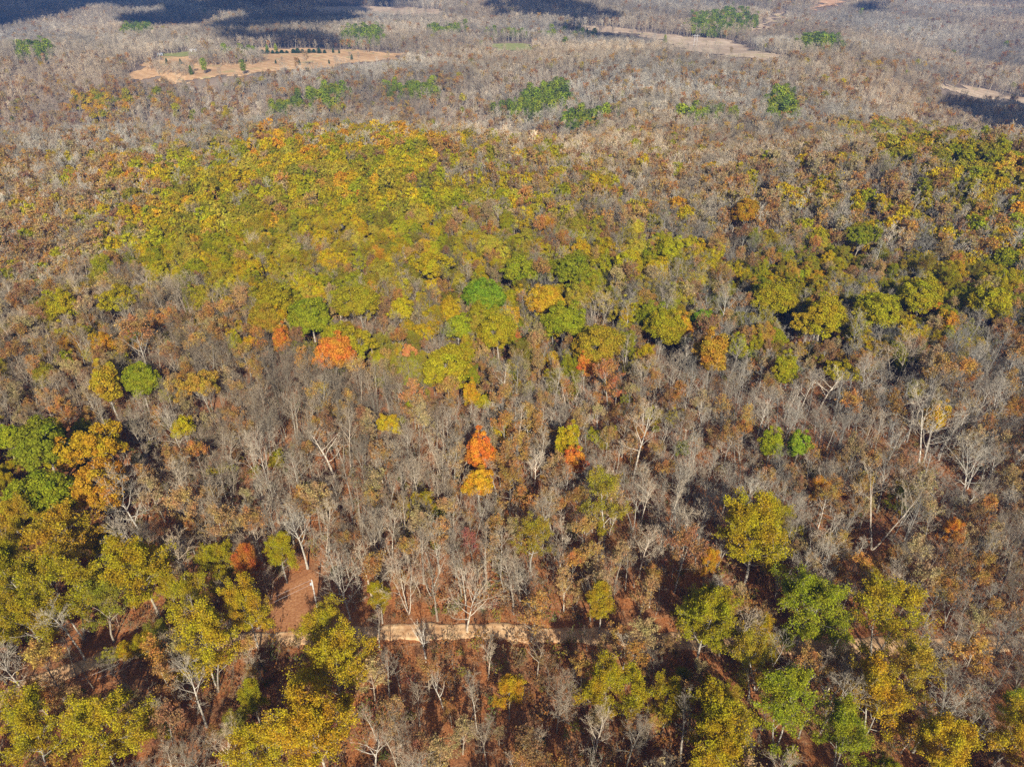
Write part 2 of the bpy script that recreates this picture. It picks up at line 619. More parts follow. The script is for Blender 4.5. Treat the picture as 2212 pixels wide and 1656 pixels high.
def path(rng, p, d, L, n, wig, trop):
    pts = [np.array(p, float)]
    d = unit(np.array(d, float))
    for _ in range(n):
        d = unit(d + rng.normal(0, wig, 3) + np.array([0, 0, trop]))
        pts.append(pts[-1] + d * L / n)
    return np.array(pts)


def at_path(pts, t):
    f = t * (len(pts) - 1)
    i = min(int(f), len(pts) - 2)
    return pts[i] + (pts[i + 1] - pts[i]) * (f - i), unit(pts[i + 1] - pts[i])


def side_dir(rng, d, ang, az=None):
    ref = np.array([0, 0, 1.]) if abs(d[2]) < 0.9 else np.array([1., 0, 0])
    a = unit(np.cross(d, ref))
    b = np.cross(d, a)
    az = rng.uniform(0, 2 * math.pi) if az is None else az
    return unit(d * math.cos(ang) + (a * math.cos(az) + b * math.sin(az)) * math.sin(ang))


def strips(p0, p1, w, rng):
    """thin flat slivers for the finest twigs"""
    d = p1 - p0
    rv = rng.normal(0, 1, d.shape)
    s = np.cross(d, rv)
    s /= np.linalg.norm(s, axis=1)[:, None] + 1e-9
    w = np.asarray(w).reshape(-1, 1) if np.ndim(w) else w
    v = np.stack([p0 - s * w, p0 + s * w, p1 + s * w * .45, p1 - s * w * .45], 1).reshape(-1, 3)
    q = np.arange(len(v)).reshape(-1, 4)
    return v, q


def leaves(c, nrm, size, rng):
    rv = rng.normal(0, 1, c.shape)
    t = np.cross(nrm, rv)
    t /= np.linalg.norm(t, axis=1)[:, None] + 1e-9
    b = np.cross(nrm, t)
    s = np.asarray(size).reshape(-1, 1)
    v = np.stack([c - t * s, c + b * s * .62, c + t * s, c - b * s * .62], 1).reshape(-1, 3)
    return v, np.arange(len(v)).reshape(-1, 4)


def skeleton(rng, H, first, spread, n_limb, top=0.93, lean=0.04, lowang=62, upang=22, nb=5, nt=5, forks=1, r0=None, droop=0.03):
    """trunk, limbs, branches and twig tips of a broadleaf tree"""
    trunks, limbs, branches, twigs = [], [], [], []
    r0 = r0 or 0.012 * H + 0.03
    for f in range(forks):
        d0 = np.array([rng.normal(0, lean), rng.normal(0, lean), 1.])
        if forks > 1:
            az = f * 2 * math.pi / forks + rng.uniform(-.5, .5)
            d0 += np.array([math.cos(az), math.sin(az), 0]) * 0.28
        Ht = H * top * rng.uniform(0.9, 1.02)
        tp = path(rng, (0, 0, -0.4), d0, Ht + 0.4, 9, 0.045, 0.03 if forks > 1 else 0.0)
        tr = r0 / math.sqrt(forks) * (1 - np.linspace(0, 1, 10) ** 1.2 * 0.86)
        tr[0] *= 1.35
        trunks.append((tp, tr))
        nl = max(3, n_limb // forks)
        az0 = rng.uniform(0, 6.28)
        for i in range(nl):
            t = first + (0.97 - first) * ((i + rng.uniform(0, .8)) / nl) ** 0.85
            u = (t - first) / (1 - first)
            p, d = at_path(tp, t)
            ang = R(lowang + (upang - lowang) * u + rng.normal(0, 8))
            az = az0 + i * 2.4 + rng.normal(0, .35)
            ld = unit(np.array([math.cos(az) * math.sin(ang), math.sin(az) * math.sin(ang), math.cos(ang)]))
            L = spread * (0.55 + 0.75 * math.sin(math.pi * (0.18 + 0.72 * u))) * rng.uniform(0.75, 1.2)
            lp = path(rng, p, ld, L, 5, 0.13, 0.10)
            lr0 = min(np.interp(t, np.linspace(0, 1, 10), tr) * 0.62, 0.02 + L * 0.017)
            limbs.append((lp, lr0 * (1 - np.linspace(0, 1, 6) * 0.78)))
            for j in range(nb):
                tb = 0.25 + 0.75 * (j + rng.uniform(0, 1)) / nb
                p2, d2 = at_path(lp, min(tb, .999))
                bd = side_dir(rng, d2, R(rng.uniform(24, 55)))
                Lb = L * rng.uniform(0.32, 0.6) * (1.15 - 0.5 * tb)
                bp = path(rng, p2, bd, Lb, 3, 0.16, 0.09)
                br = max(0.018, lr0 * 0.36 * (1.1 - .5 * tb))
                branches.append((bp, br * (1 - np.linspace(0, 1, 4) * 0.6)))
                for k in range(nt):
                    tk = 0.2 + 0.8 * (k + rng.uniform(0, 1)) / nt
                    p3, d3 = at_path(bp, min(tk, .999))
                    td = side_dir(rng, d3, R(rng.uniform(18, 50)))
                    Lt = Lb * rng.uniform(0.35, 0.7)
                    twigs.append((p3, p3 + unit(td + np.array([0, 0, .12])) * Lt, max(.011, br * .45)))
    return trunks, limbs, branches, twigs


def twiglets(twigs, rng, per, lf=0.55, w=0.012):
    p0 = np.array([t[0] for t in twigs])
    p1 = np.array([t[1] for t in twigs])
    d = p1 - p0
    L = np.linalg.norm(d, axis=1)
    A, B = [], []
    for k in range(per):
        t = rng.uniform(0.15, 1, len(d))[:, None]
        a = p0 + d * t
        dirn = d / L[:, None] + rng.normal(0, .5, d.shape) + np.array([0, 0, .15])
        dirn /= np.linalg.norm(dirn, axis=1)[:, None]
        A.append(a)
        B.append(a + dirn * (L * lf * rng.uniform(.5, 1.1, len(d)))[:, None])
    return np.concatenate(A), np.concatenate(B)


def make_bare(seed, per=4, tw_w=0.014, leafn=0, leaf_s=0.2, leaf_z=0.0, **kw):
    """returns (trunk mesh builder, crown mesh builder); leafn > 0 leaves some dead leaves on the twigs"""
    rng = np.random.default_rng(seed)
    trunks, limbs, branches, twigs = skeleton(rng, **kw)
    T, C = MB(), MB()
    for p, r in trunks:
        T.tube(p, r, 7)
    for p, r in limbs:
        T.tube(p, r, 5)
    for p, r in branches:
        C.tube(p, r * 1.1, 3)
    p0 = np.array([t[0] for t in twigs])
    p1 = np.array([t[1] for t in twigs])
    w = np.array([t[2] for t in twigs])
    C.add(*strips(p0, p1, w * 1.1, rng))
    a, b = twiglets(twigs, rng, per)
    C.add(*strips(a, b, tw_w, rng))
    if leafn:
        idx = rng.integers(0, len(a), leafn)
        c = a[idx] + (b[idx] - a[idx]) * rng.uniform(.3, 1.1, (leafn, 1)) + rng.normal(0, .26, (leafn, 3))
        if leaf_z:
            c = c[c[:, 2] > np.quantile(c[:, 2], leaf_z)]
        n = rng.normal(0, 1, c.shape) + np.array([0, 0, .7])
        n /= np.linalg.norm(n, axis=1)[:, None]
        v, q = leaves(c, n, leaf_s * rng.uniform(.7, 1.3, len(c)), rng)
        C.add(v, q, 1, np.clip(.5 + .3 * np.sin(c[:, 0] * 1.1 + seed) * np.sin(c[:, 2] * .9) + .2 * np.sin(c[:, 1] * 1.7) + rng.normal(0, .12, len(c)), 0, 1))
    return T, C


def make_leafy(seed, H=19, rx=5.0, rz=5.2, hc=0.66, lobes=46, per=150, leaf=0.30, bottom=-0.45, lump=0.20, lobe_r=0.26, gap=0.0, flat=1.0, r0=None):
    """dense crown of leaf-covered lobes over a forked trunk"""
    rng = np.random.default_rng(seed)
    T, C = MB(), MB()
    cz = H * hc
    tp = path(rng, (0, 0, -0.4), (rng.normal(0, .05), rng.normal(0, .05), 1), cz + 0.4 + rz * .35, 8, 0.05, 0)
    r0 = r0 or 0.013 * H + .05
    tr = r0 * (1 - np.linspace(0, 1, 9) * 0.75)
    tr[0] *= 1.4
    T.tube(tp, tr, 7)
    dirs = []
    k = 0
    ga = 2.39996
    n_all = int(lobes * 2 / (1 - bottom))
    for i in range(n_all * 2):
        z = 1 - (i + .5) / n_all
        if z < bottom:
            break
        q = math.sqrt(max(0, 1 - z * z))
        th = i * ga + rng.normal(0, .25)
        dirs.append((q * math.cos(th), q * math.sin(th), z))
    dirs = np.array(dirs)
    ph = rng.uniform(0, 6.28, 6)
    top = tp[-1]
    cen = np.array([top[0] * .7, top[1] * .7, cz])
    for d in dirs:
        if rng.uniform() < gap:
            continue
        az = math.atan2(d[1], d[0])
        ls = 1 + lump * (math.sin(2 * az + ph[0]) * .6 + math.sin(3 * az + ph[1] + 2 * d[2]) * .6 + rng.normal(0, .45))
        ls *= rng.uniform(.78, 1.06)
        c = cen + d * np.array([rx, rx, rz]) * 0.86 * ls
        lr = lobe_r * (rx + rz) / 2 * rng.uniform(.75, 1.3)
        n = int(per * rng.uniform(.75, 1.25))
        u = rng.normal(0, 1, (n, 3)) + d * 0.75 + np.array([0, 0, .35])
        u /= np.linalg.norm(u, axis=1)[:, None]
        rad = lr * (rng.uniform(.25, 1.0, (n, 1)) ** .6 + np.abs(rng.normal(0, .18, (n, 1))))
        pts = c + u * rad * np.array([1, 1, .8 * flat])
        nrm = u * .6 + d * .3 + rng.normal(0, .6, (n, 3)) + np.array([0, 0, .15])
        nrm /= np.linalg.norm(nrm, axis=1)[:, None]
        v, q = leaves(pts, nrm, leaf * rng.uniform(.65, 1.25, n), rng)
        base = np.clip(.5 + rng.normal(0, .24), .05, .95)
        C.add(v, q, 1, np.clip(base + rng.normal(0, .1, n), 0, 1))
        t0 = rng.uniform(.5, .98)
        p, _ = at_path(tp, t0)
        mid = p * .5 + c * .5 + np.array([0, 0, -.25 * lr])
        T.tube(np.array([p, mid, c]), np.array([.055, .04, .018]) * (H / 17), 3)
    return T, C


def make_cedar(seed, H=8, rx=2.2, n=2600, leaf=.26, pine=False):
    rng = np.random.default_rng(seed)
    T, C = MB(), MB()
    tp = path(rng, (0, 0, -.3), (0, 0, 1), H + .1, 6, .015, 0)
    T.tube(tp, np.linspace(.02 * H, .03, 7), 6)
    nw = 15 if not pine else 9
    low = 0.08 if not pine else 0.3
    for w in range(nw):
        t = low + (0.97 - low) * w / (nw - 1)
        prof_ = (1 - t) ** .75 * min(1, .55 + t * 1.6) if not pine else math.sqrt(max(0, 1 - ((t - .62) / .42) ** 2)) if abs(t - .62) < .42 else .1
        rad = rx * prof_ + .15
        nb = 7
        for b in range(nb):
            az = b * 2 * math.pi / nb + w * .7 + rng.normal(0, .2)
            L = rad * rng.uniform(.75, 1.15)
            d = np.array([math.cos(az), math.sin(az), .25])
            p = np.array([0, 0, t * H])
            T.tube(np.array([p, p + d * L * .8]), [.03, .012], 3)
            m = max(6, int(n / (nw * nb)))
            s = rng.uniform(.25, 1.0, m) ** .7
            c = p + d * (L * s)[:, None] + rng.normal(0, .16 * rad + .08, (m, 3)) * np.array([1, 1, .7])
            nr = np.array([d[0], d[1], .9]) + rng.normal(0, .6, (m, 3))
            nr /= np.linalg.norm(nr, axis=1)[:, None]
            v, q = leaves(c, nr, leaf * rng.uniform(.7, 1.3, m), rng)
            C.add(v, q, 1, np.clip(.5 + rng.normal(0, .2) + rng.normal(0, .1, m), 0, 1))
    return T, C


class Form:
    def __init__(self, TC, name, H, rad, hc, bark=None, leaf=None):
        T, C = TC
        self.H, self.rad, self.hc = H, rad, hc
        self.trunk = T.mesh(name + '_trunk', [bark or M_BARK], smooth=True)
        self.crown = C.mesh(name + '_crown', [M_TWIG, leaf or M_LEAF], attr=True)
        J = MB()
        v, q, m, r = T.arrays()
        J.add(v, q, 0, .5)
        v, q, m, r = C.arrays()
        n0 = len(J.q[0])
        J.v.append(v)
        J.q.append(q + J.n)
        J.m.append(m + 1)
        J.r.append(r)
        J.n += len(v)
        self.joined = J.mesh(name, [bark or M_BARK, M_TWIG, leaf or M_LEAF], attr=True)


BARE = [
    Form(make_bare(11, per=6, H=20, first=.42, spread=4.2, n_limb=13), 'bare_a', 20, 4.0, .72),
    Form(make_bare(12, per=6, H=21, first=.50, spread=3.6, n_limb=12), 'bare_b', 21, 3.5, .75),
    Form(make_bare(13, per=6, H=17, first=.30, spread=5.6, n_limb=14, top=.8, lowang=70), 'bare_c', 17, 5.4, .62),
    Form(make_bare(14, per=6, H=18, first=.48, spread=2.3, n_limb=12, lowang=50, nb=4), 'bare_d', 18, 2.4, .74),
    Form(make_bare(15, per=6, H=16, first=.34, spread=4.4, n_limb=15, forks=3, top=.85, lowang=45), 'bare_e', 16, 4.8, .66),
    Form(make_bare(16, per=3, H=17, first=.40, spread=3.2, n_limb=7, nb=3, nt=3, lean=.09), 'bare_f', 17, 3.0, .68),
    Form(make_bare(17, per=6, H=12, first=.30, spread=2.6, n_limb=10, nb=4), 'bare_g', 12, 2.6, .62),
    Form(make_bare(18, per=6, H=19, first=.45, spread=5.0, n_limb=11, forks=2, lowang=55), 'bare_h', 19, 4.8, .7),
]
RUSSET = [
    Form(make_bare(31, H=15, first=.30, spread=3.6, n_limb=13, per=3, leafn=2200, leaf_s=.2), 'russet_a', 15, 3.6, .64),
    Form(make_bare(32, H=17, first=.38, spread=3.8, n_limb=13, per=3, leafn=3400, leaf_s=.2), 'russet_b', 17, 3.8, .68),
    Form(make_bare(33, H=12, first=.22, spread=3.2, n_limb=13, per=3, leafn=1500, leaf_s=.2), 'russet_c', 12, 3.2, .6),
    Form(make_bare(34, H=18, first=.42, spread=4.4, n_limb=13, per=3, leafn=3600, leaf_s=.2, leaf_z=.4), 'russet_d', 18, 4.2, .7),
]
LEAFY = [
    Form(make_leafy(51, H=18, rx=4.8, rz=4.7, lobes=84, per=154, leaf=.215, lobe_r=.205, lump=.24), 'leafy_a', 18, 5.0, .66),
    Form(make_leafy(52, H=19, rx=4.2, rz=5.3, lobes=80, per=147, leaf=.215, gap=.16, lump=.34, lobe_r=.20), 'leafy_b', 19, 4.4, .66),
    Form(make_leafy(53, H=17, rx=4.5, rz=3.9, lobes=74, per=136, leaf=.215, gap=.28, lump=.46, bottom=-.3, lobe_r=.19), 'leafy_c', 17, 4.6, .7),
    Form(make_leafy(54, H=19, rx=2.9, rz=5.6, lobes=66, per=140, leaf=.215, lump=.36, gap=.16, bottom=-.7, lobe_r=.19), 'leafy_d', 19, 3.0, .62),
    Form(make_leafy(55, H=15, rx=3.3, rz=3.5, lobes=56, per=147, leaf=.215, lump=.32, gap=.08, lobe_r=.21), 'leafy_e', 15, 3.4, .68),
    Form(make_leafy(56, H=18, rx=4.8, rz=4.2, lobes=72, per=94, leaf=.215, gap=.40, lump=.5, lobe_r=.18, bottom=-.6), 'leafy_f', 18, 5.0, .68),
    Form(make_bare(57, H=18, first=.32, spread=4.4, n_limb=16, nb=6, nt=6, per=3, leafn=27000, leaf_s=.13), 'leafy_g', 18, 4.4, .66),
    Form(make_bare(58, H=17, first=.28, spread=4.0, n_limb=16, nb=6, nt=5, per=3, leafn=18000, leaf_s=.13, forks=2), 'leafy_h', 17, 4.2, .64),
    Form(make_bare(59, H=19, first=.36, spread=3.4, n_limb=18, nb=6, nt=6, per=3, leafn=28000, leaf_s=.125), 'leafy_i', 19, 3.5, .68),
    Form(make_bare(60, H=16, first=.25, spread=4.9, n_limb=17, nb=6, nt=6, per=3, leafn=30000, leaf_s=.13, lowang=72, top=.84), 'leafy_j', 16, 4.8, .62),
    Form(make_bare(61, H=18, first=.34, spread=4.2, n_limb=13, nb=5, nt=5, per=3, leafn=11000, leaf_s=.13), 'leafy_k', 18, 4.2, .66),
]
CEDAR = [
    Form(make_cedar(71), 'cedar_a', 8, 2.2, .45, leaf=M_EVER),
    Form(make_cedar(72, H=9, rx=3.0), 'cedar_b', 9, 3.0, .45, leaf=M_EVER),
    Form(make_cedar(73, H=16, rx=3.2, pine=True, n=2600, leaf=.34), 'pine_a', 16, 3.2, .62, leaf=M_EVER),
    Form(make_cedar(74, H=14, rx=3.6, pine=True, n=2600, leaf=.34), 'pine_b', 14, 3.6, .62, leaf=M_EVER),
]
# lighter forms for the far woods
BARE_FAR = [
    Form(make_bare(111, H=18, first=.40, spread=3.9, n_limb=10, nb=5, nt=5, per=3, tw_w=.07), 'far_bare_a', 18, 4, .7, bark=M_TWIG),
    Form(make_bare(112, H=16, first=.32, spread=4.4, n_limb=10, nb=5, nt=5, per=3, tw_w=.07, lowang=68), 'far_bare_b', 16, 4.4, .64, bark=M_TWIG),
    Form(make_bare(113, H=19, first=.46, spread=3.0, n_limb=9, nb=5, nt=5, per=3, tw_w=.07), 'far_bare_c', 19, 3, .74, bark=M_TWIG),
    Form(make_bare(114, H=15, first=.34, spread=4.0, n_limb=12, nb=4, nt=5, per=3, tw_w=.07, forks=3), 'far_bare_d', 15, 4, .65, bark=M_TWIG),
]
RUSSET_FAR = [
    Form(make_bare(131, H=15, first=.30, spread=3.7, n_limb=10, nb=5, nt=4, per=2, tw_w=.07, leafn=700, leaf_s=.34), 'far_russet_a', 15, 3.7, .64, bark=M_TWIG),
    Form(make_bare(132, H=16, first=.36, spread=4.0, n_limb=10, nb=5, nt=4, per=2, tw_w=.07, leafn=1000, leaf_s=.34), 'far_russet_b', 16, 4, .66, bark=M_TWIG),
]
LEAFY_FAR = [
    Form(make_leafy(151, H=17, rx=4.4, rz=4.4, lobes=34, per=34, leaf=.52), 'far_leafy_a', 17, 4.4, .68),
    Form(make_leafy(152, H=18, rx=3.8, rz=4.8, lobes=34, per=32, leaf=.52, gap=.15, lump=.35), 'far_leafy_b', 18, 3.8, .68),
    Form(make_leafy(153, H=16, rx=4.6, rz=3.6, lobes=32, per=30, leaf=.52, gap=.25, lump=.4), 'far_leafy_c', 16, 4.6, .7),
]
EVER_FAR = [
    Form(make_cedar(171, H=14, rx=3.2, pine=True, n=700, leaf=.55), 'far_pine_a', 14, 3.2, .62, leaf=M_EVER),
    Form(make_cedar(172, H=12, rx=3.4, pine=True, n=700, leaf=.55), 'far_pine_b', 12, 3.4, .62, leaf=M_EVER),
    Form(make_cedar(173, H=9, rx=2.8, n=700, leaf=.5), 'far_cedar_a', 9, 2.8, .45, leaf=M_EVER),
]


def shrub(seed, hgt, rad, nst, leafn, leaf_s):
    rng = np.random.default_rng(seed)
    m = MB()
    tips = []
    for i in range(nst):
        az = rng.uniform(0, 6.28)
        d = np.array([math.cos(az) * rng.uniform(.1, .7), math.sin(az) * rng.uniform(.1, .7), 1])
        p = path(rng, (rng.normal(0, .15), rng.normal(0, .15), -.1), d, hgt * rng.uniform(.6, 1), 3, .15, .05)
        m.tube(p, np.linspace(.028, .01, 4), 3, 1)
        for k in range(7):
            q, dd = at_path(p, rng.uniform(.3, .99))
            tips.append((q, q + side_dir(rng, dd, R(rng.uniform(25, 65))) * rad * rng.uniform(.4, 1), .012))
    a = np.array([t[0] for t in tips])
    b = np.array([t[1] for t in tips])
    m.add(*strips(a, b, .013, rng), 1)
    a2, b2 = twiglets(tips, rng, 2, .5)
    m.add(*strips(a2, b2, .011, rng), 1)
    idx = rng.integers(0, len(a2), leafn)
    c = a2[idx] + (b2[idx] - a2[idx]) * rng.uniform(.2, 1.1, (leafn, 1))
    n = rng.normal(0, 1, c.shape) + np.array([0, 0, .8])
    n /= np.linalg.norm(n, axis=1)[:, None]
    v, q = leaves(c, n, leaf_s * rng.uniform(.7, 1.3, leafn), rng)
    m.add(v, q, 2, rng.uniform(.2, .8, leafn))
    f = Form.__new__(Form)
    f.joined = m.mesh('shrub', [M_BARK, M_TWIG, M_LEAF], attr=True)
    return f


SHRUB = [shrub(81, 3.2, 1.0, 7, 460, .13), shrub(82, 4.8, 1.2, 6, 620, .13), shrub(83, 2.0, .9, 8, 560, .12), shrub(84, 6.0, 1.3, 5, 260, .13)]

# ------------------------------------------------------------------ what grows where (read off the photograph, laid on the ground)
# order: bare, russet, yellow green, gold, orange, green, evergreen
ZONES = [
    ([(-900, -300), (3100, -300), (3100, 2000), (-900, 2000)], (.76, .15, .05, .025, .003, .005, .01)),
    ([(-900, -300), (3100, -300), (3100, 120), (-900, 120)], (.83, .12, .02, .01, .0, .0, .02)),
    ([(1000, 150), (2212, 150), (2212, 300), (1000, 300)], (.70, .22, .05, .02, .005, .005, .0)),
    ([(0, 170), (1000, 150), (1000, 300), (0, 420)], (.66, .22, .06, .04, .005, .005, .01)),
    ([(-200, 185), (520, 190), (560, 300), (-200, 420)], (.56, .28, .10, .04, .005, .0, .015)),
    ([(1050, 290), (1900, 270), (1900, 560), (1050, 560)], (.54, .26, .12, .05, .01, .02, .0)),
    ([(1600, 360), (2300, 440), (2300, 560), (1600, 540)], (.40, .22, .27, .07, .01, .03, .0)),
    ([(-400, 350), (320, 330), (300, 580), (-400, 760)], (.30, .46, .12, .11, .01, .0, .0)),
    ([(210, 570), (330, 430), (420, 335), (560, 295), (850, 280), (960, 295), (1060, 340), (1100, 480), (1010, 570), (900, 590), (620, 620), (380, 640)], (.11, .05, .66, .10, .002, .078, .0), 1.12),
    ([(120, 350), (330, 320), (420, 330), (330, 440), (150, 460)], (.24, .30, .26, .19, .01, .0, .0)),
    ([(560, 290), (860, 278), (960, 292), (960, 325), (560, 335)], (.14, .06, .36, .42, .01, .01, .0)),
    ([(960, 300), (1250, 330), (1500, 560), (1050, 560)], (.36, .22, .32, .07, .01, .02, .0)),
    ([(560, 540), (1500, 540), (1500, 720), (1340, 820), (900, 840), (600, 730)], (.42, .12, .33, .07, .01, .05, .0), .95),
    ([(1500, 560), (2300, 540), (2300, 740), (1900, 800), (1680, 760), (1560, 680)], (.27, .13, .46, .09, .01, .04, .0)),
    ([(1800, 270), (1960, 262), (2300, 320), (2300, 460), (2120, 440), (1950, 380)], (.20, .11, .52, .13, .01, .03, .0)),
    ([(-200, 560), (300, 580), (560, 700), (560, 900), (-200, 900)], (.54, .23, .14, .07, .005, .015, .0)),
    ([(-400, 900), (230, 900), (280, 1050), (240, 1200), (390, 1230), (390, 1380), (-400, 1400)], (.34, .10, .40, .10, .0, .06, .0), .75),
    ([(270, 850), (1560, 830), (1560, 1330), (760, 1330), (420, 1180), (270, 1050)], (.715, .16, .07, .032, .013, .01, .0), .95),
    ([(900, 850), (1340, 850), (1330, 1260), (900, 1260)], (.63, .28, .04, .025, .02, .005, .0), .88),
    ([(1560, 760), (2300, 760), (2300, 1330), (1560, 1330)], (.69, .19, .065, .03, .01, .015, .0), .92),
    ([(1980, 760), (2300, 700), (2300, 1250), (2040, 1250)], (.57, .29, .08, .04, .01, .01, .0), .9),
    ([(1420, 1230), (2080, 1230), (2080, 1430), (1420, 1430)], (.58, .20, .18, .03, .005, .005, .0), .8),
    ([(560, 1230), (1420, 1230), (1420, 1900), (560, 1900)], (.66, .26, .035, .04, .005, .0, .0), .66),
    ([(-400, 1380), (620, 1380), (620, 1990), (-400, 1990)], (.63, .19, .09, .09, .0, .0, .0), .82),
    ([(1420, 1400), (1500, 1400), (1500, 2000), (1420, 2000)], (.64, .22, .08, .06, .0, .0, .0), .85),
    ([(1500, 1430), (2300, 1430), (2300, 2000), (1500, 2000)], (.52, .22, .16, .08, .0, .02, .0), .84),
    ([(2080, 1250), (2400, 1250), (2400, 1600), (2080, 1600)], (.68, .26, .02, .04, .0, .0, .0), .85),
    ([(150, 197), (287, 195), (300, 232), (190, 240), (150, 225)], (.16, .14, .28, .42, .0, .0, .0)),
    ([(300, 205), (520, 215), (520, 260), (310, 250)], (.50, .26, .14, .10, .0, .0, .0)),
    # evergreen stands
    ([(547, 238), (600, 225), (680, 198), (737, 183), (762, 192), (720, 215), (640, 235), (580, 243)], (.04, .0, .0, .0, .0, .16, .8)),
    ([(838, 182), (944, 178), (948, 200), (846, 202)], (.06, .0, .0, .0, .0, .1, .84)),
    ([(1176, 178), (1230, 178), (1238, 215), (1200, 238), (1150, 250), (1072, 240), (1088, 222), (1128, 212), (1128, 198)], (.08, .0, .0, .0, .0, .1, .82)),
    ([(1214, 250), (1250, 240), (1322, 236), (1310, 256), (1270, 270), (1220, 272)], (.18, .06, .06, .0, .0, .1, .6)),
    ([(1668, 200), (1700, 196), (1716, 216), (1714, 256), (1664, 254)], (.08, .0, .06, .0, .0, .06, .8)),
    ([(1475, 240), (1584, 232), (1584, 258), (1478, 262)], (.40, .06, .06, .0, .0, .08, .4)),
    ([(1478, 36), (1600, 20), (1641, 40), (1610, 66), (1490, 72)], (.40, .04, .0, .0, .0, .0, .56)),
    ([(1721, 86), (1800, 78), (1820, 100), (1740, 104)], (.15, .0, .0, .0, .0, .0, .85)),
    ([(737, 62), (827, 66), (827, 86), (740, 84)], (.30, .0, .0, .0, .0, .0, .7)),
    ([(930, 57), (1004, 57), (1004, 68), (930, 68)], (.3, .0, .0, .0, .0, .0, .7)),
    ([(30, 98), (105, 98), (105, 118), (30, 118)], (.35, .0, .0, .0, .0, .0, .65)),
    ([(263, 57), (330, 57), (330, 73), (263, 73)], (.3, .0, .0, .0, .0, .0, .7)),
    ([(1040, 60), (1480, 70), (1480, 76), (1040, 72)], (.6, .05, .0, .0, .0, .0, .35)),
    ([(490, 96), (690, 96), (690, 108), (490, 107)], (.25, .0, .0, .0, .0, .0, .75)),
    ([(410, 138), (580, 136), (580, 147), (410, 147)], (.3, .0, .0, .0, .0, .0, .7)),
]
TINTS = {  # base colours of the foliage
    'russet': [(.38, .205, .06), (.43, .265, .09), (.38, .27, .11), (.47, .235, .05), (.30, .165, .065), (.42, .31, .13), (.47, .29, .07), (.40, .22, .05)],
    'yellow': [(.38, .31, .012), (.32, .29, .012), (.42, .305, .012), (.27, .26, .012), (.33, .255, .02), (.38, .305, .03), (.25, .215, .02), (.45, .32, .012)],
    'gold': [(.52, .31, .018), (.54, .265, .02), (.47, .27, .02), (.54, .35, .022), (.44, .26, .04)],
    'orange': [(.55, .215, .03), (.52, .19, .035), (.58, .25, .03), (.46, .17, .04)],
    'green': [(.25, .275, .015), (.28, .295, .018), (.21, .23, .015), (.30, .31, .018)],
    'ever': [(.145, .185, .018), (.18, .225, .018), (.115, .15, .022), (.21, .245, .018)],
}
KINDS = ['bare', 'russet', 'yellow', 'gold', 'orange', 'green', 'ever']

RNG = np.random.default_rng(2024)


def zone_pick(x, y, z, rng):
    """kind index for each point: lookup of the wood's make-up with feathered borders"""
    dx, dy = project(x, y, z + 10)
    dist = np.hypot(x, y)
    jit = np.where((dist > 240) & (dist < 560), 38., np.clip(22 * 300 / dist, 3, 30))
    cl = 0.55 * np.sin(x / 13 + 2 * np.sin(y / 17)) + 0.45 * np.sin(y / 11 - 1.7 * np.sin(x / 23))   # trees of a kind grow in clumps
    jx = dx + rng.normal(0, 1, dx.shape) * jit
    jy = dy + rng.normal(0, 1, dx.shape) * np.minimum(jit * .55, 14)
    P = np.tile(np.array(ZONES[0][1]), (len(dx), 1))
    D = np.ones(len(dx))
    for poly, w, *dn in ZONES[1:]:
        ins = in_poly(jx, jy, poly)
        P[ins] = w
        D[ins] = dn[0] if dn else 1.0
    P = P / P.sum(1)[:, None]
    c = np.cumsum(P, 1)
    u = np.clip(rng.uniform(0, 1, len(dx)) * .72 + .28 * (.5 + .5 * cl), 0, .9999)
    return (u[:, None] > c).sum(1), dx, dy, D


def scatter(x0f, y0, y1, step, jitter=.42):
    ys = np.arange(y0, y1, step * .87)
    P = []
    for k, yy in enumerate(ys):
        hw = x0f(yy)
        xs = np.arange(-hw, hw, step) + (k % 2) * step / 2
        P.append(np.c_[xs, np.full(len(xs), yy)])
    P = np.concatenate(P)
    P += RNG.uniform(-jitter, jitter, P.shape) * step
    return P


near = scatter(lambda y: .80 * y + 45, 48, 300, 4.05)
mid = scatter(lambda y: .80 * y + 40, 300, 700, 4.8)
farp = scatter(lambda y: .78 * y + 40, 700, 2300, 5.9)
pts = np.concatenate([near, mid, farp])
px_, py_ = pts[:, 0], pts[:, 1]
pz_ = h(px_, py_)
ok = np.ones(len(pts), bool)
for k, w in FIELD_W.items():
    if k in ('lawn',):
        continue
    ins = in_poly(px_, py_, w)
    for g in GROVE_W:
        if k == 'hayfield':
            ins &= ~in_poly(px_, py_, g)
    ok &= ~(ins & (RNG.uniform(0, 1, len(pts)) > .035))
nr = py_ < 330
rd = np.full(len(pts), 99.)
rd[nr] = road_dist(px_[nr], py_[nr])
ok &= rd > 2.6
ok &= ~in_poly(px_, py_, cut_w)
pts, px_, py_, pz_, rd = pts[ok], px_[ok], py_[ok], pz_[ok], rd[ok]
kind, dx_, dy_, dens = zone_pick(px_, py_, pz_, RNG)
# a field shows down to the tops of the trees that stand in front of it
u_ = RNG.uniform(0, 1, len(pts))
ok = u_ < dens
for k, poly in FIELDS_D.items():
    if k in ('lawn', 'roadside_bank', 'red_bank'):
        continue
    for lift in (5., 10., 15.):
        ax, ay = project(px_, py_, pz_ + lift)
        ins = in_poly(ax, ay, poly)
        if k == 'hayfield':
            for g in GROVE_W:
                ins &= ~in_poly(px_, py_, g)
        ok &= ~(ins & (u_ > .05))
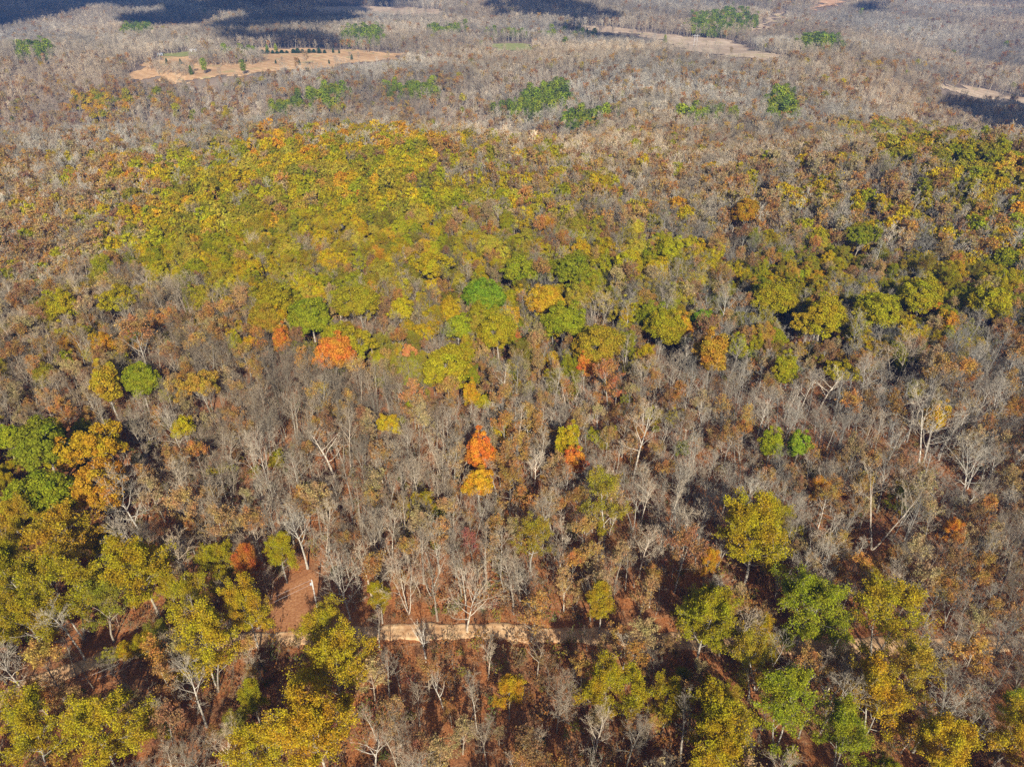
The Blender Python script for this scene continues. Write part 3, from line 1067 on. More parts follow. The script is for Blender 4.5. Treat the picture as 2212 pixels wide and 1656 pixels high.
# sun reaches the clearing and parts of the road
for fr in (.25, .5, .8):
    hh = 17 * fr
    ex, ey = px_ + sh.x * hh / math.tan(SUN_EL), py_ + sh.y * hh / math.tan(SUN_EL)
    ok &= ~(in_poly(ex, ey, cut_w) & (u_ > .12))
    nn = np.nonzero((py_ < 330) & ok)[0]
    rdd = road_dist(ex[nn], ey[nn])
    rdx, _t = project(ex[nn], ey[nn], h(ex[nn], ey[nn]))
    sunny = ((rdx > 640) & (rdx < 1150)) | ((rdx < 260) & (rdx > 20))
    ok[nn[(rdd < 2.6) & (u_[nn] > .13) & sunny]] = False
# and the road is seen between stems
for lift in (7., 11., 15.):
    ax, ay = project(px_, py_, pz_ + lift)
    hid = (np.abs(ay - np.interp(ax, ROAD_D[:, 0], ROAD_D[:, 1])) < 16) & (((ax > 590) & (ax < 1330)) | (ax < 290)) & (py_ < 330)
    ok &= ~(hid & ((u_ > .15) | (kind > 1)))
pts, px_, py_, pz_, rd, kind, dx_, dy_ = [a[ok] for a in (pts, px_, py_, pz_, rd, kind, dx_, dy_)]
dist_ = np.hypot(px_, py_)
scl = RNG.uniform(.62, 1.12, len(pts)) * (1 + .12 * np.sin(px_ / 29) * np.sin(py_ / 37))
scl[(kind >= 2) & (kind <= 5)] *= .97
scl[kind == 6] *= 1.35
# the middle of the slope carries the biggest crowns
bigz = in_poly(dx_, dy_, [(560, 540), (1500, 540), (1500, 820), (600, 820)]) & (kind >= 2) & (kind <= 5)
scl[bigz] *= 1.1
scl *= np.where((kind >= 2) & (kind <= 5), .86, .92)
# in the bare woods the leafy ones are mostly young trees
young = (kind >= 2) & (kind <= 5) & in_poly(dx_, dy_, [(270, 830), (2300, 760), (2300, 1330), (760, 1330), (420, 1180), (270, 1050)]) & (RNG.uniform(0, 1, len(pts)) < .75)
scl[young] *= RNG.uniform(.5, .8, int(young.sum()))
scl[dist_ < 230] *= .90
scl[(dist_ < 230) & (kind > 1)] *= .85

# ------------------------------------------------------------------ trees that the photograph singles out
# (x, y of the crown's middle, crown width in photograph units, kind, form index, tint, label)
Y, G_, O_, GR = 'yellow', 'gold', 'orange', 'green'
STARS = [
    (717, 768, 88, O_, 0, (.56, .205, .03), 'broad bright orange tree left of centre above grey trees'),
    (1032, 985, 56, O_, 3, (.60, .205, .025), 'tall vivid orange tree in the middle of the grey woods'),
    (1035, 1048, 66, G_, 4, (0.560, 0.299, 0.020), 'golden orange tree at the foot of the vivid orange tree'),
    (1241, 1003, 44, O_, 3, (.57, .20, .03), 'orange tree just below the tall yellow green tree'),
    (1265, 795, 36, O_, 3, (.56, .205, .03), 'narrow orange tree at the front of large oaks'),
    (534, 1214, 56, O_, 3, (.50, .165, .03), 'red orange tree beside tall yellow tree left of the pole'),
    (1529, 1212, 44, G_, 4, (0.560, 0.299, 0.020), 'small orange gold tree left of large yellow green oak'),
    (2056, 1145, 44, O_, 3, (.57, .24, .03), 'small bright orange tree in grey woods at right'),
    (888, 762, 34, O_, 4, (.55, .23, .07), 'small salmon orange tree among yellow green crowns'),
    (1318, 822, 62, 'russet', 1, (.46, .20, .06), 'rusty orange tree in front of the large dark oaks'),
    (605, 1190, 56, Y, 3, (0.387, 0.312, 0.013), 'tall yellow green tree right of the red orange tree'),
    (470, 1222, 82, Y, 0, (0.365, 0.293, 0.013), 'round yellow green tree left of the red orange tree'),
    (312, 1238, 132, Y, 1, (0.387, 0.293, 0.013), 'large yellow tree with lumpy crown at lower left'),
    (100, 1075, 142, GR, 0, (0.259, 0.267, 0.014), 'large green oak with dark hollows at left edge'),
    (90, 962, 120, GR, 1, (0.211, 0.217, 0.014), 'dull green dome shaped oak at left edge'),
    (215, 958, 112, G_, 2, (0.460, 0.288, 0.016), 'golden oak with bare limbs below at left'),
    (222, 1048, 108, G_, 1, (0.460, 0.247, 0.020), 'orange tinged yellow oak beside large green oak'),
    (150, 1178, 150, G_, 5, (0.430, 0.278, 0.018), 'wide golden yellow tree below large green oak'),
    (10, 945, 60, GR, 4, (0.288, 0.297, 0.014), 'bright green tree cut by the left edge'),
    (674, 682, 100, GR, 0, (0.249, 0.257, 0.014), 'big rounded green oak dome left of centre'),
    (590, 650, 86, Y, 1, (0.300, 0.237, 0.013), 'olive oak left of the big rounded green dome'),
    (570, 690, 74, Y, 0, (0.322, 0.218, 0.019), 'brownish olive oak in front of the olive oak'),
    (1040, 640, 92, GR, 0, (.19, .27, .016), 'vivid green oak near the centre of the hillside'),
    (990, 710, 62, GR, 4, (0.288, 0.297, 0.014), 'rounded lime green tree below the vivid green oak'),
    (1078, 716, 84, Y, 0, (0.344, 0.274, 0.013), 'round olive yellow oak right of the lime green tree'),
    (1240, 585, 96, GR, 1, (0.230, 0.238, 0.014), 'dark green oak on the upper right hillside'),
    (1182, 655, 76, G_, 0, (0.500, 0.309, 0.018), 'golden yellow oak right of the vivid green oak'),
    (940, 577, 88, Y, 2, (0.387, 0.303, 0.013), 'bright yellow flat topped tree on the central hillside'),
    (1125, 590, 92, GR, 2, (0.269, 0.277, 0.014), 'green crescent shaped crown right of flat yellow tree'),
    (1215, 700, 84, GR, 1, (0.269, 0.277, 0.014), 'green lumpy oak below the golden yellow oak'),
    (1300, 745, 112, G_, 0, (0.340, 0.237, 0.018), 'broad olive oak tinged with orange right of centre'),
    (970, 795, 150, Y, 1, (0.354, 0.293, 0.015), 'huge yellow green oak in the middle of the slope'),
    (780, 655, 92, Y, 0, (0.312, 0.255, 0.015), 'olive round oak right of the big green dome'),
    (770, 745, 92, Y, 2, (0.332, 0.265, 0.015), 'yellow olive oak beside the broad orange tree'),
    (865, 672, 54, Y, 4, (0.397, 0.312, 0.013), 'small bright yellow tree among grey trees'),
    (1430, 705, 82, Y, 0, (0.322, 0.265, 0.013), 'olive oak at the right end of large crowns'),
    (1405, 690, 60, GR, 1, (0.269, 0.277, 0.014), 'green oak at left of the right olive oak'),
    (1512, 694, 46, GR, 4, (.17, .26, .02), 'small vivid green round tree at the right of centre'),
    (302, 820, 80, GR, 0, (0.259, 0.267, 0.014), 'round green oak in grey woods at left'),
    (440, 832, 72, G_, 2, (0.420, 0.268, 0.036), 'tan gold oak right of the round green oak'),
    (236, 838, 56, G_, 3, (0.420, 0.288, 0.020), 'narrow golden tree left of the round green oak'),
    (300, 735, 100, 'russet', 3, (.42, .22, .07), 'pale orange tan tree above the round green oak'),
    (140, 665, 66, Y, 1, (0.354, 0.293, 0.013), 'bright yellow green oak on the left slope'),
    (250, 650, 84, Y, 2, (0.344, 0.274, 0.013), 'wide yellow green oak clump on the left slope'),
    (345, 590, 56, Y, 0, (0.375, 0.303, 0.013), 'yellow green oak at the lower end of left oaks'),
    (1225, 962, 52, Y, 3, (0.429, 0.322, 0.013), 'tall bright yellow tree standing in grey woods'),
    (1076, 928, 42, Y, 4, (0.429, 0.331, 0.013), 'small bright yellow tree above vivid orange tree'),
    (838, 915, 50, G_, 2, (0.460, 0.330, 0.016), 'golden yellow tree with visible pale trunk'),
    (1015, 855, 34, G_, 3, (0.480, 0.278, 0.016), 'pair of small golden columns below huge oak'),
    (1045, 872, 34, Y, 4, (0.387, 0.312, 0.013), 'small lime tree right of golden columns'),
    (398, 925, 50, Y, 4, (0.408, 0.312, 0.013), 'small yellow round tree in shadow at left'),
    (1630, 1180, 150, Y, 1, (0.387, 0.293, 0.013), 'large golden green oak right of centre'),
    (1660, 1130, 90, Y, 0, (0.365, 0.293, 0.013), 'upper crown of yellow oak behind the large golden green oak'),
    (1310, 1105, 92, Y, 6, (0.332, 0.265, 0.019), 'thin olive yellow tree with bent pale trunk'),
    (1148, 1160, 80, Y, 6, (0.332, 0.246, 0.019), 'thin yellow olive tree with rusty skirt'),
    (1745, 1320, 140, GR, 0, (0.278, 0.287, 0.014), 'bright green yellow oak at lower right'),
    (1520, 1345, 120, Y, 1, (0.322, 0.274, 0.013), 'olive green oak behind the road at right'),
    (1640, 1430, 100, Y, 6, (0.354, 0.265, 0.019), 'thin olive tree beside the road at right'),
    (1290, 1490, 92, Y, 5, (0.408, 0.303, 0.013), 'yellow tree above red leaf floor below road'),
    (1355, 1500, 84, Y, 5, (0.387, 0.312, 0.013), 'lime yellow tree right of the similar yellow tree'),
    (1440, 1520, 74, Y, 2, (0.408, 0.303, 0.013), 'small yellow tree with pale leaning stem'),
    (1700, 1540, 130, GR, 5, (0.278, 0.287, 0.014), 'green yellow oak at lower right'),
    (1560, 1560, 120, Y, 5, (0.397, 0.303, 0.013), 'sunny yellow oak left of green oak at lower right'),
    (1560, 1640, 120, Y, 1, (0.408, 0.293, 0.013), 'bright yellow oak cut by the bottom edge'),
    (1900, 1510, 120, G_, 5, (0.480, 0.309, 0.016), 'golden orange yellow oak at lower right'),
    (2030, 1610, 120, G_, 1, (0.460, 0.319, 0.016), 'rounded golden oak at the bottom right'),
    (1830, 1590, 110, GR, 5, (0.269, 0.277, 0.014), 'olive green thin oak near bottom right'),
    (1920, 1340, 130, Y, 5, (0.387, 0.293, 0.015), 'ragged yellow tree behind the road at right'),
    (1980, 1440, 110, Y, 6, (0.387, 0.274, 0.023), 'thin faded yellow tree right of ragged yellow tree'),
    (2180, 1590, 100, G_, 5, (0.460, 0.319, 0.016), 'orange yellow tree at the right edge near bottom'),
    (2195, 1540, 70, GR, 2, (0.269, 0.277, 0.014), 'green tree at right edge above orange yellow tree'),
    (725, 1445, 136, G_, 0, (0.430, 0.309, 0.016), 'dense golden yellow tree in front of the road'),
    (440, 1400, 124, G_, 2, (0.440, 0.330, 0.016), 'yellow tree leaning over the dirt road at left'),
    (540, 1330, 96, G_, 1, (0.430, 0.299, 0.016), 'golden tree left of the clearing'),
    (690, 1355, 84, G_, 2, (0.420, 0.319, 0.016), 'low yellow tree at the foot of the clearing'),
    (690, 1590, 150, G_, 1, (0.450, 0.299, 0.016), 'golden orange tree at the bottom left of centre'),
    (560, 1640, 110, G_, 5, (0.450, 0.330, 0.016), 'yellow tree cut by bottom edge left of centre'),
    (220, 1590, 150, G_, 0, (0.420, 0.319, 0.016), 'dense yellow olive tree near bottom left'),
    (60, 1585, 120, Y, 5, (0.375, 0.293, 0.013), 'yellow green tree at the bottom left corner'),
    (60, 1340, 120, Y, 0, (0.344, 0.265, 0.013), 'olive yellow oak at left above the road'),
    (140, 1290, 120, Y, 5, (0.344, 0.274, 0.013), 'ragged olive oak at left above the road'),
    (30, 1240, 110, Y, 1, (0.322, 0.274, 0.013), 'olive green oak at the left edge'),
    (40, 1150, 90, G_, 1, (0.400, 0.278, 0.018), 'dull golden oak at the left edge'),
    (215, 1310, 90, Y, 6, (0.279, 0.255, 0.019), 'thin green olive tree left of large yellow tree'),
    (400, 1290, 90, Y, 5, (0.365, 0.284, 0.013), 'yellow olive oak right of large yellow tree'),
    (1100, 1490, 60, G_, 3, (0.500, 0.299, 0.016), 'narrow golden tree below the road near centre'),
    (818, 1285, 46, Y, 3, (0.387, 0.293, 0.013), 'slim yellow olive tree behind the road'),
    (1300, 1300, 60, G_, 4, (0.420, 0.288, 0.016), 'small gold tree behind road right of centre'),
    (545, 1505, 50, Y, 3, (0.354, 0.293, 0.013), 'slim yellow green tree below road at left'),
    (1470, 1200, 84, 'russet', 1, (.33, .16, .06), 'round tan brown tree left of large golden green oak'),
    (1615, 460, 60, G_, 0, (0.380, 0.206, 0.016), 'dark orange olive oak on the right hillside'),
    (1665, 650, 100, Y, 0, (0.322, 0.255, 0.013), 'olive oak with deep shadow on the right slope'),
    (1650, 640, 60, GR, 1, (0.201, 0.208, 0.014), 'deep green oak in shadow on the right slope'),
    (1780, 690, 110, Y, 1, (0.365, 0.293, 0.013), 'yellow green oak right of the deep green oak'),
    (1740, 700, 70, G_, 2, (0.400, 0.278, 0.018), 'golden olive oak between right slope oaks'),
    (1900, 670, 120, Y, 0, (0.322, 0.284, 0.013), 'green yellow oak group at right slope'),
    (1990, 640, 100, Y, 1, (0.332, 0.284, 0.013), 'olive green oak further right on slope'),
    (2140, 660, 90, Y, 0, (0.354, 0.293, 0.013), 'yellow green oak at the right edge of slope'),
    (1855, 510, 60, GR, 2, (0.221, 0.228, 0.014), 'dark green oak clump on upper right hillside'),
    (1540, 770, 74, G_, 3, (0.400, 0.227, 0.024), 'orange tan tree right of the large oaks'),
    (1695, 805, 44, Y, 3, (0.322, 0.284, 0.013), 'slim lime tree at right below oaks'),
    (1810, 800, 60, Y, 2, (0.365, 0.293, 0.013), 'yellow oak above the white sycamore'),
    (1020, 1175, 40, 'russet', 0, (.36, .13, .08), 'small red tree in grey woods near centre'),
    (540, 745, 40, G_, 4, (0.500, 0.278, 0.016), 'small golden round tree in grey slope at left'),
    (465, 665, 30, O_, 4, (.50, .22, .04), 'small faded orange tree on left slope'),
    (2020, 905, 44, G_, 3, (0.500, 0.309, 0.016), 'small gold tree left of the large white bare tree'),
    (1725, 965, 40, GR, 3, (.24, .31, .02), 'slim bright green tree in grey woods at right'),
    (1665, 965, 40, GR, 3, (0.306, 0.316, 0.014), 'slim lime green tree left of the other green one'),
    (1640, 1120, 40, Y, 4, (0.365, 0.303, 0.013), 'small lime tree above large golden green oak'),
    # pale bare trees
    (562, 985, 100, 'bare', 4, 1.25, 'fan shaped pale bare tree in the left middle'),
    (715, 960, 110, 'bare', 5, 1.35, 'wide pale bare tree with curved limbs left of centre'),
    (2020, 915, 150, 'bare', 7, 1.45, 'large white limbed bare tree at the right'),
    (1785, 815, 70, 'bare', 5, 1.75, 'white sycamore with few limbs at the right'),
    (645, 1130, 84, 'bare', 0, 1.2, 'round pale bare tree above the clearing'),
    (745, 1270, 110, 'bare', 2, 1.2, 'wide grey bare tree right of the utility pole'),
    (875, 1250, 110, 'bare', 4, 1.25, 'pale forked bare tree behind the road'),
    (1005, 1285, 130, 'bare', 2, 1.3, 'wide pale bare tree at the road near centre'),
    (915, 1360, 60, 'bare', 5, 1.7, 'pale barkless trunk beside the road'),
    (280, 1080, 130, 'bare', 2, 1.2, 'spreading bare tree in front of golden oaks'),
    (380, 930, 80, 'bare', 2, 1.3, 'pale bare tree with open fan at left'),
    (285, 1170, 110, 'bare', 4, 1.45, 'bright grey bare tree behind large yellow tree'),
    (1290, 675, 110, 'bare', 4, 1.0, 'wide mauve grey bare dome on the hillside'),
    (1950, 770, 110, 'bare', 4, 1.05, 'grey bare dome at the right'),
    (145, 1340, 80, 'bare', 0, 1.3, 'tall bare tree standing over the road at left'),
    (20, 1430, 110, 'bare', 2, 1.35, 'grey bare tree at the left edge by the road'),
    (415, 1480, 90, 'bare', 0, 1.15, 'bare tree in deep shadow below the road at left'),
    (1650, 1420, 90, 'bare', 7, 1.2, 'pale forked bare tree by the road at right'),
    (955, 1470, 60, 'bare', 5, 1.4, 'crooked pale bare tree below the road at centre'),
    (800, 1600, 70, 'bare', 5, 1.5, 'pale crooked bare trunk at the bottom left of centre'),
    (1380, 930, 90, 'bare', 0, 1.2, 'grey bare tree right of centre in bare woods'),
    (1920, 1080, 120, 'bare', 7, 1.15, 'large forked grey bare tree at right'),
    (2110, 1010, 110, 'bare', 2, 1.3, 'crooked wide bare tree near the right edge'),
]

FORM_SETS = {'bare': BARE, 'russet': RUSSET, 'yellow': LEAFY, 'gold': LEAFY, 'orange': LEAFY, 'green': LEAFY, 'ever': CEDAR}
NAME = {'bare': 'bare_tree', 'russet': 'russet_tree', 'yellow': 'leafy_tree', 'gold': 'leafy_tree', 'orange': 'orange_tree', 'green': 'leafy_tree', 'ever': 'cedar_tree'}
GROUP = {'bare': 'bare grey trees in the near woods', 'russet': 'russet trees with clinging dead leaves', 'yellow': 'yellow and green leafy trees in the near woods',
         'gold': 'yellow and green leafy trees in the near woods', 'green': 'yellow and green leafy trees in the near woods', 'orange': 'orange trees in the woods', 'ever': 'dark cedars'}


def plant(kindname, form, loc, s, sz, rz, tint, bark, label):
    e = empty(NAME[kindname], loc, rz)
    e.scale = (s, s, sz)
    tag(e, label, 'tree', GROUP[kindname])
    for nm, me in (('trunk', form.trunk), ('crown', form.crown)):
        c = bpy.data.objects.new(nm, me)
        COL.objects.link(c)
        c.parent = e
        c['tint'] = [float(v) for v in tint]
        c['barktone'] = [float(v) for v in bark]
    return e


def tone(v, rng):
    w = rng.uniform(-.05, .05)
    return (v * (1 + w), v, v * (1 - w))


star_xy, star_r, star_rec = [], [], []
RS = np.random.default_rng(99)
for (cx, cy, wd, kd, fi, tint, lab) in STARS:
    if FORM_SETS[kd] is LEAFY and cy > 1080:
        fi = {0: 9, 1: 6, 2: 7, 3: 8, 4: 8, 5: 7, 6: 10}[fi]
    fm = FORM_SETS[kd][fi % len(FORM_SETS[kd])]
    lift = 12.0
    for _ in range(3):
        x, y, z, t = unproject([cx], [cy], lift)
        zf = y[0] * CP - (z[0] + lift - CAM_H) * SP
        rad = wd / 2 * zf / F_D
        s = rad / fm.rad
        s = min(max(s * .93, .5), 1.6)
        sz = min(max(s, .7), 1.22)
        lift = fm.hc * fm.H * sz
    star_xy.append((x[0], y[0]))
    star_r.append(rad)
    star_rec.append((kd, fm, (x[0], y[0], h(x[0], y[0]) - .05), s, sz, tint, lab))
star_xy = np.array(star_xy)
star_r = np.array(star_r)
for (kd, fm, loc, s, sz, tint, lab) in star_rec:
    if kd == 'bare':
        plant(kd, fm, loc, s, sz, RS.uniform(0, 6.28), (.2, .15, .1), tone(tint, RS), lab)
    else:
        plant(kd, fm, loc, s, sz, RS.uniform(0, 6.28), tint, tone(RS.uniform(.75, 1.1), RS), lab)

# leave room for them, and keep the lines of sight onto them open
keep = np.ones(len(pts), bool)
for (sx, sy), sr in zip(star_xy, star_r):
    d = np.hypot(px_ - sx, py_ - sy)
    keep &= d > sr * .72 + 1.2
    ux, uy = -sx / math.hypot(sx, sy), -sy / math.hypot(sx, sy)
    al = (px_ - sx) * ux + (py_ - sy) * uy
    ac = np.abs((px_ - sx) * uy - (py_ - sy) * ux)
    infront = (al > 0) & (al < 9) & (ac < sr * .9)
    scl[infront] *= .62
pts, px_, py_, pz_, rd, kind, dx_, dy_, dist_, scl = [a[keep] for a in (pts, px_, py_, pz_, rd, kind, dx_, dy_, dist_, scl)]

# ------------------------------------------------------------------ per tree look
N = len(pts)
tint = np.zeros((N, 3))
fam = np.array(['russet', 'russet', 'yellow', 'gold', 'orange', 'green', 'ever'])
for k in range(7):
    idx = np.nonzero(kind == k)[0]
    pal = np.array(TINTS[fam[k]])
    c = pal[RNG.integers(0, len(pal), len(idx))]
    c = c * RNG.uniform(.82, 1.15, (len(idx), 1)) * RNG.uniform(.95, 1.05, (len(idx), 3))
    tint[idx] = c
btone = RNG.uniform(.5, 1.12, (N, 1)) * (1 + RNG.uniform(-.05, .05, (N, 1)) * np.array([1, 0, -1]))
pale = RNG.uniform(0, 1, N) < .07
btone[pale] *= 1.35
# groves of paler and warmer stems
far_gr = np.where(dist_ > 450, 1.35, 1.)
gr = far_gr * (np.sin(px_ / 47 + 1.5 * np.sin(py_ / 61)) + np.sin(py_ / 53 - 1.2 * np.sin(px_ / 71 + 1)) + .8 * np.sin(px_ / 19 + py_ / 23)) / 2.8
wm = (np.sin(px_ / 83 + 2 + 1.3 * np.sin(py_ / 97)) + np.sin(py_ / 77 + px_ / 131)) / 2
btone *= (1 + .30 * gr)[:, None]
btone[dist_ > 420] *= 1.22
btone *= 1 + wm[:, None] * np.array([.07, 0, -.10])
rot = RNG.uniform(0, 2 * math.pi, N)
zsc = scl * RNG.uniform(.9, 1.08, N)

# individuals: nearest in view of each kind
inview = (dx_ > -60) & (dx_ < W_D + 60) & (dy_ < H_D + 150)
single = np.zeros(N, bool)
LIMIT = {'bare_tree': 300, 'russet_tree': 220, 'leafy_tree': 300, 'orange_tree': 60, 'cedar_tree': 0}
count = {}
for (kd, *_r) in star_rec:
    count[NAME[kd]] = count.get(NAME[kd], 0) + 1
for nm, lim in LIMIT.items():
    ks = [i for i, k in enumerate(KINDS) if NAME[k] == nm]
    idx = np.nonzero(np.isin(kind, ks) & inview)[0]
    vis = scl[idx] / np.maximum(dist_[idx], 1)
    idx = idx[np.argsort(-vis)][:max(0, lim - count.get(nm, 0))]
    single[idx] = True

ORD = ['first', 'second', 'third', 'fourth', 'fifth', 'sixth', 'seventh', 'eighth', 'ninth', 'tenth']


def ordinal(n):
    if n <= 10:
        return ORD[n - 1]
    return f'{n}th' if n % 100 in (11, 12, 13) or n % 10 not in (1, 2, 3) else f'{n}' + {1: 'st', 2: 'nd', 3: 'rd'}[n % 10]


def colour_word(k, t):
    if k == 'bare':
        return 'grey bare'
    if k == 'russet':
        return 'tan brown' if t[1] > .15 else 'rust brown'
    if k == 'yellow':
        return 'olive yellow' if t[1] > .9 * t[0] else 'mustard yellow'
    if k == 'gold':
        return 'golden orange' if t[1] < .55 * t[0] else 'golden yellow'
    if k == 'orange':
        return 'bright orange'
    return 'leafy green'


def place_word(dx, dy):
    col = ['left edge', 'left', 'centre', 'right', 'right edge'][int(np.clip(dx / W_D * 5, 0, 4))]
    if dy > 1540:
        row = 'along the bottom edge'
    elif dy > 1430:
        row = 'below the dirt road'
    elif dy > 1330:
        row = 'around the dirt road'
    elif dy > 1220:
        row = 'just behind the road'
    elif dy > 1100:
        row = 'on the lower slope'
    elif dy > 960:
        row = 'on the middle slope'
    elif dy > 800:
        row = 'on the upper slope'
    else:
        row = 'on the hilltop'
    return row, col


recs = []
for i in np.nonzero(single)[0]:
    k = KINDS[kind[i]]
    forms = FORM_SETS[k]
    if k == 'bare':
        fi = RNG.choice([0, 1, 2, 3, 4, 5, 6, 7], p=([.2, .19, .08, .19, .08, .09, .09, .08] if dy_[i] < 1300 else [.12, .14, .05, .27, .05, .15, .17, .05]))
    elif k == 'russet':
        fi = RNG.integers(0, 4)
    elif k == 'orange':
        fi = RNG.choice([3, 4, 2, 1])
    else:
        fi = RNG.integers(6, 11) if dist_[i] < 230 and RNG.uniform() < .8 else RNG.integers(0, 6)
    fm = forms[fi]
    s = scl[i]
    shape = 'slender' if fm.rad / fm.H < .17 else ('broad' if fm.rad * s > 4.3 else ('small' if fm.H * s < 11 else 'medium'))
    if pale[i] and k == 'bare':
        shape = 'pale ' + shape
    row, col = place_word(dx_[i], dy_[i])
    recs.append([i, k, fm, s, (shape, colour_word(k, tint[i]), row, col), dx_[i]])
from collections import defaultdict
bins = defaultdict(list)
for r in recs:
    bins[r[4]].append(r)
for key, rs_ in bins.items():
    rs_.sort(key=lambda r: r[5])
    shape, cw, row, col = key
    where = {'left edge': 'at far left', 'left': 'at left', 'centre': 'at centre', 'right': 'at right', 'right edge': 'at far right'}[col]
    for n, r in enumerate(rs_):
        if len(rs_) == 1:
            lab = f'{shape} {cw} tree {row} {where}'
        else:
            lab = f'{shape} {cw} tree {row} {where}, {ordinal(n + 1)} such from left'
        i = r[0]
        plant(r[1], r[2], (px_[i], py_[i], pz_[i] - .05), r[3], zsc[i], rot[i], tint[i], btone[i], lab)

# ------------------------------------------------------------------ the rest of the woods: geometry-node masses
PROTO = {}


def proto_collection(name, forms):
    c = bpy.data.collections.new(name)
    for n, f in enumerate(forms):
        o = bpy.data.objects.new(f'{name}_{n:02d}', f.joined)
        c.objects.link(o)
    return c


def wood(name, label, forms, idx, P, rz, sc, zs, tn, bt):
    n = len(P)
    me = bpy.data.meshes.new(name)
    me.vertices.add(n)
    me.vertices.foreach_set('co', P.astype(np.float32).ravel())
    for an, ty, dat, key in (('spin', 'FLOAT', rz, 'value'), ('form', 'INT', idx, 'value')):
        a = me.attributes.new(an, ty, 'POINT')
        a.data.foreach_set(key, np.asarray(dat, np.float32 if ty == 'FLOAT' else np.int32))
    a = me.attributes.new('size', 'FLOAT_VECTOR', 'POINT')
    a.data.foreach_set('vector', np.stack([sc, sc, zs], 1).astype(np.float32).ravel())
    for an, dat in (('tint', tn), ('barktone', bt)):
        a = me.attributes.new(an, 'FLOAT_VECTOR', 'POINT')
        a.data.foreach_set('vector', np.asarray(dat, np.float32).ravel())
    o = obj(name, me)
    tag(o, label, kind='stuff')
    ng = bpy.data.node_groups.new(name, 'GeometryNodeTree')
    ng.interface.new_socket('Geometry', in_out='INPUT', socket_type='NodeSocketGeometry')
    ng.interface.new_socket('Geometry', in_out='OUTPUT', socket_type='NodeSocketGeometry')
    gi = ng.nodes.new('NodeGroupInput')
    go = ng.nodes.new('NodeGroupOutput')
    ip = ng.nodes.new('GeometryNodeInstanceOnPoints')
    ci = ng.nodes.new('GeometryNodeCollectionInfo')
    ci.inputs['Collection'].default_value = proto_collection(name + '_form', forms)
    ci.inputs['Separate Children'].default_value = True
    ci.inputs['Reset Children'].default_value = True
    ip.inputs['Pick Instance'].default_value = True

    def attr(an, ty):
        q = ng.nodes.new('GeometryNodeInputNamedAttribute')
        q.data_type = ty
        q.inputs['Name'].default_value = an
        return [s for s in q.outputs if s.enabled and s.name == 'Attribute'][0]
    cx = ng.nodes.new('ShaderNodeCombineXYZ')
    L = ng.links.new
    L(attr('spin', 'FLOAT'), cx.inputs['Z'])
    e2r = ng.nodes.new('FunctionNodeEulerToRotation')
    L(cx.outputs[0], e2r.inputs[0])
    L(gi.outputs[0], ip.inputs['Points'])
    L(ci.outputs[0], ip.inputs['Instance'])
    L(attr('form', 'INT'), ip.inputs['Instance Index'])
    L(e2r.outputs[0], ip.inputs['Rotation'])
    L(attr('size', 'FLOAT_VECTOR'), ip.inputs['Scale'])
    L(ip.outputs[0], go.inputs[0])
    md = o.modifiers.new('grow', 'NODES')
    md.node_group = ng
    return o


rest = ~single
MIDF = {'bare': BARE, 'russet': RUSSET, 'leafy': LEAFY, 'ever': CEDAR}
FARF = {'bare': BARE_FAR, 'russet': RUSSET_FAR, 'leafy': LEAFY_FAR, 'ever': EVER_FAR}
KS = {'bare': [0], 'russet': [1], 'leafy': [2, 3, 4, 5], 'ever': [6]}
LAB = {'bare': 'grey bare woods covering the {}', 'russet': 'tan and russet trees mixed through the {}', 'leafy': 'yellow, gold and green crowns scattered over the {}', 'ever': 'dark green evergreen stands on the {}'}
SPLIT = 330.0
for key, ks in KS.items():
    for far_, forms, nm, reg in ((False, MIDF[key], 'woodland', 'nearer hillsides'), (True, FARF[key], 'far_woodland', 'far valleys and hills')):
        m = rest & np.isin(kind, ks) & ((dist_ > SPLIT) == far_)
        idx = np.nonzero(m)[0]
        if not len(idx):
            continue
        if key == 'bare' and not far_:
            fi = RNG.choice(8, len(idx), p=[.19, .18, .10, .16, .10, .07, .11, .09])
        else:
            fi = RNG.integers(0, len(forms), len(idx)) if not (key == 'leafy' and not far_) else RNG.choice(11, len(idx), p=[.14, .15, .12, .10, .14, .08, .06, .05, .06, .06, .04])
        kn = {'bare': 'bare', 'russet': 'russet', 'leafy': 'leafy', 'ever': 'evergreen'}[key]
        P = np.stack([px_[idx], py_[idx], pz_[idx] - .1], 1)
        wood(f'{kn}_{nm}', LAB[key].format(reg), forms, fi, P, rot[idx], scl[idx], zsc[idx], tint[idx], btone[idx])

# undergrowth
ug = scatter(lambda y: .78 * y + 30, 55, 420, 2.25, .5)
uz = h(ug[:, 0], ug[:, 1])
k2 = (road_dist(ug[:, 0], ug[:, 1]) > 2.7) & ~in_poly(ug[:, 0], ug[:, 1], cut_w)
k2 &= RNG.uniform(0, 1, len(ug)) < (.55 + .35 * np.sin(ug[:, 0] / 9 + 2 * np.sin(ug[:, 1] / 14)))
ug, uz = ug[k2], uz[k2]
nU = len(ug)
upal = np.array([(.36, .16, .04), (.38, .22, .08), (.30, .135, .04), (.32, .21, .09), (.34, .28, .04), (.17, .20, .025), (.46, .22, .03), (.32, .10, .05)])
ut = upal[RNG.choice(8, nU, p=[.24, .17, .17, .16, .09, .07, .06, .04])] * RNG.uniform(.7, 1.15, (nU, 1))
us = RNG.uniform(.5, 1.15, nU)
wood('undergrowth', 'rusty undergrowth and saplings under the near trees', SHRUB, RNG.integers(0, 4, nU), np.c_[ug, uz - .05], RNG.uniform(0, 6.28, nU), us, us * RNG.uniform(.8, 1.2, nU), ut, RNG.uniform(.6, 1.1, (nU, 1)) * np.ones((nU, 3)))

